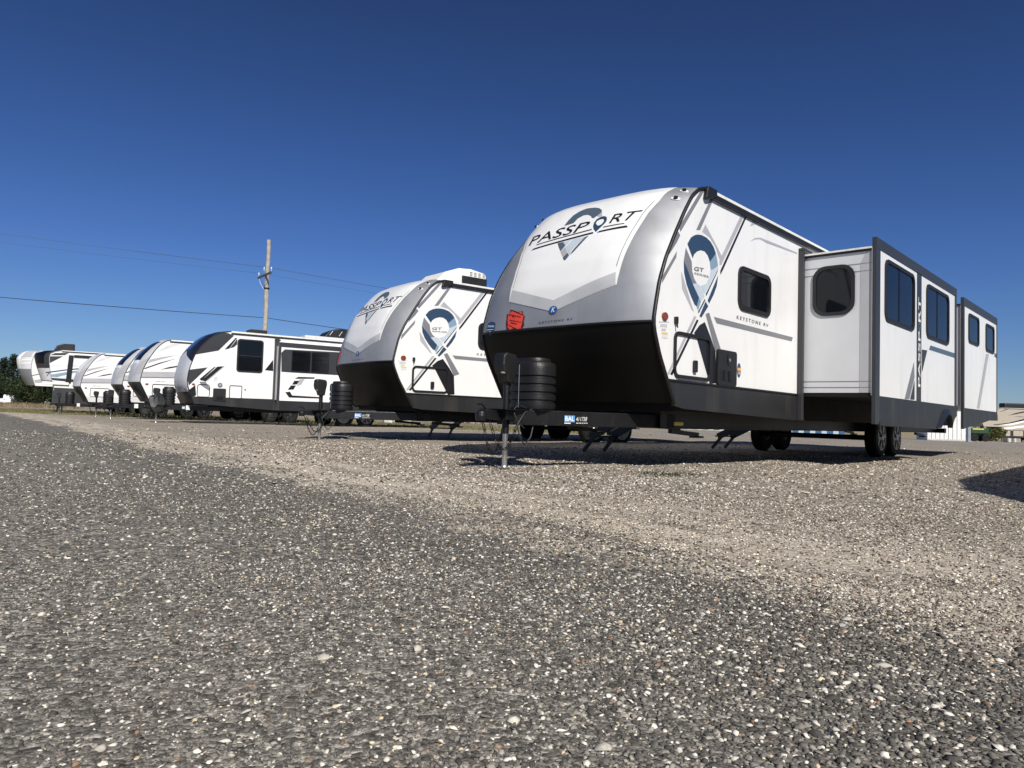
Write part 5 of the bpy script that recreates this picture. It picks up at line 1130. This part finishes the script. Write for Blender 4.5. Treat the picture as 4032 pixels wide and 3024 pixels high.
# ------------------------------------------------------------------ loose gravel, grass, weeds
def gravel():
    rng = np.random.default_rng(11)
    def scatter(n, d0, d1, rmin, rmax, keep=1.):
        u = rng.uniform(0, 1, n); d = np.sqrt(d0 ** 2 + u * (d1 ** 2 - d0 ** 2)); a = rng.uniform(-.86, .86, n)
        x = d * np.tan(a * .92) * .78; y = d + 0 * x; return x, y, rmin * (rmax / rmin) ** (rng.beta(1.1, 2.6, n))
    P = [scatter(70000, .75, 2.6, .0025, .0082), scatter(66000, 2.6, 5.2, .0036, .010), scatter(60000, 5.2, 13., .006, .017), scatter(1100, .8, 6., .008, .0135), scatter(2600, 6, 20, .012, .028)]
    x, y, r = (np.concatenate(q) for q in zip(*P)); n = len(x)
    sd = .787 * x + .617 * y - 2.07 + .35 * np.sin(1.3 * x + .4 * y) * np.sin(.9 * y + 1) + .12 * np.sin(4 * x + 3 * y)
    lot = sd > rng.normal(.03, .07, n); belt = lot & (sd < 1.1 + .4 * np.sin(2 * y))
    al = -.617 * x + .787 * y; strk = np.sin(3.1 * sd + 1.2 * np.sin(.5 * al)) + .6 * np.sin(6.3 * sd + .7 * al) + .5 * np.sin(1.1 * al); clump = .8 * np.sin(2.3 * x + 1.1 * np.sin(3 * y)) + .8 * np.sin(3.7 * y + 1.3 * np.sin(2 * x))
    keep = ~belt | (rng.uniform(size=n) < .55 + .35 * strk); keep &= rng.uniform(size=n) < .86 + .16 * clump; keep &= ~((~lot) & (sd < -.4) & (x < -.4 - .25 * y) & (rng.uniform(size=n) < .35))
    x, y, r, lot, sd = x[keep], y[keep], r[keep], lot[keep], sd[keep]; n = len(x)
    u = rng.uniform(size=n); v = rng.uniform(.75, 1.25, (n, 1)); c = np.zeros((n, 3))
    pal_d = np.array([(.08, .075, .067), (.135, .126, .112), (.215, .20, .176), (.34, .315, .27), (.66, .62, .54), (.60, .50, .33), (.30, .18, .11)]); cd = np.searchsorted(np.cumsum([.24, .26, .22, .155, .10, .015]), u)
    pal_l = np.array([(.075, .062, .05), (.20, .17, .138), (.35, .304, .25), (.51, .45, .372), (.78, .72, .61), (.55, .45, .30), (.30, .20, .14)]); cl = np.searchsorted(np.cumsum([.21, .25, .22, .16, .13, .015]), u)
    c = np.where(lot[:, None], pal_l[cl], pal_d[cd] * np.where(cd > 3, 1, 1 - .20 * np.clip((sd + 1.7) / 1.3, 0, 1))[:, None]) * v
    big = (r > .0085) & (u > .35) & (y < 7); c[big] = c[big] * .4 + np.array([.36, .335, .285])
    gr = np.clip((x / y + .1) / .6, 0, 1) * ~lot; r = r * (1 + .30 * gr)
    base = np.array([(1, 0, 0), (.1, 1, 0), (-1, .1, 0), (0, -1, 0), (.1, .1, .8), (-.1, 0, -.7), (.55, .55, .55), (-.6, .5, .45), (-.5, -.6, .5), (.6, -.5, .5)])
    F = np.array([(0, 1, 6), (1, 2, 7), (2, 3, 8), (3, 0, 9), (0, 6, 9), (1, 7, 6), (2, 8, 7), (3, 9, 8), (6, 7, 4), (7, 8, 4), (8, 9, 4), (9, 6, 4)])
    m = len(base); V = base[None] * (1 + rng.uniform(-.32, .32, (n, m, 3))); V *= np.stack([rng.uniform(.8, 1.5, n), rng.uniform(.6, 1.1, n), rng.uniform(.55, 1.05, n)], -1)[:, None, :]
    a = rng.uniform(0, 6.283, n); b = rng.normal(0, .35, n); ca, sa, cb, sb = np.cos(a), np.sin(a), np.cos(b), np.sin(b)
    X, Y, Z = V[..., 0], V[..., 1], V[..., 2]; Y, Z = Y * cb[:, None] - Z * sb[:, None], Y * sb[:, None] + Z * cb[:, None]; X, Y = X * ca[:, None] - Y * sa[:, None], X * sa[:, None] + Y * ca[:, None]
    V = np.stack([X, Y, Z], -1) * r[:, None, None] + np.stack([x, y, ground_bump(x, y) + r * .18], -1)[:, None, :]
    T = np.repeat(np.concatenate([c, np.ones((n, 1))], 1)[:, None, :], m, 1)
    m_, nn, l, bs = new_mat('loose_stone'); at_ = nn.new('ShaderNodeAttribute'); at_.attribute_name = 'tint'; tc = nn.new('ShaderNodeNewGeometry'); nz = nn.new('ShaderNodeTexNoise'); nz.inputs['Scale'].default_value = 260; nz.inputs['Detail'].default_value = 3
    l.new(tc.outputs['Position'], nz.inputs['Vector']); mx = nn.new('ShaderNodeMix'); mx.data_type = 'RGBA'; mx.blend_type = 'OVERLAY'; mx.inputs['Factor'].default_value = .45; l.new(at_.outputs['Color'], mx.inputs['A']); l.new(nz.outputs['Fac'], mx.inputs['B']); l.new(mx.outputs['Result'], bs.inputs['Base Color'])
    bs.inputs['Roughness'].default_value = .8; bs.inputs['Specular IOR Level'].default_value = .3
    for sel, nm, lb in ((~lot, 'gravel', 'dark grey loose gravel with pale chips on the driveway'), (lot, 'gravel', 'tan loose gravel on the parking lot')):
        k = sel.sum(); Fa = (F[None] + (np.arange(k) * m)[:, None, None]).reshape(-1, 3)
        tag(fast_mesh(nm, V[sel].reshape(-1, 3), Fa, m_, tint=T[sel].reshape(-1, 4)), lb, 'gravel', kind='stuff')
gravel()
def blades(x, y, h, rng, m, name, label, wid=.012):
    n = len(x); a = rng.uniform(0, 6.283, n); z = ground_bump(x, y); w = wid * rng.uniform(.6, 1.4, n); le = rng.normal(0, .35, (n, 2)) * h[:, None]
    v = np.stack([np.stack([x - w * np.cos(a), y - w * np.sin(a), z], -1), np.stack([x + w * np.cos(a), y + w * np.sin(a), z], -1), np.stack([x + le[:, 0], y + le[:, 1], z + h], -1)], 1).reshape(-1, 3)
    return tag(fast_mesh(name, v, np.arange(3 * n).reshape(-1, 3), m), label, 'grass', kind='stuff')
rg = np.random.default_rng(5); n = 60000; gx = rg.uniform(-60, 6, n); gv = rg.uniform(26, 49, n); gy = gv - .44 * gx; clump = np.sin(gx * .9 + 2 * np.sin(gy * .5)) + np.sin(gy * 1.1 + gx * .3); kq = (clump > rg.normal(-.4, .8, n)) & (gx < rg.normal(3.5, 1.2, n))
blades(gx[kq], gy[kq], rg.uniform(.03, .11, kq.sum()), rg, 'grassblade', 'grass', 'worn short grass verge behind the parked trailers', .02)
n = 9000; d = rg.uniform(92, 112, n); px = rg.uniform(-150, 330, n); tx = np.array([at(a, b)[0] for a, b in zip(px, d)]); cl = np.sin(tx * 1.7) + np.sin(tx * .6 + 1); kq = cl > rg.normal(0, .7, n)
blades(tx[kq], d[kq], rg.uniform(.15, .75, kq.sum()), rg, 'dryweed', 'dry_weeds', 'tall dry weeds along the field edge under the trees', .03)
c_ = gpt(2640, 1866); n = 500; blades(c_[0] + rg.normal(0, .24, n), c_[1] + rg.normal(0, .16, n), rg.uniform(.006, .024, n), rg, M['leaf'], 'weeds', 'low green weeds in the gravel beside the large shadow', .006)
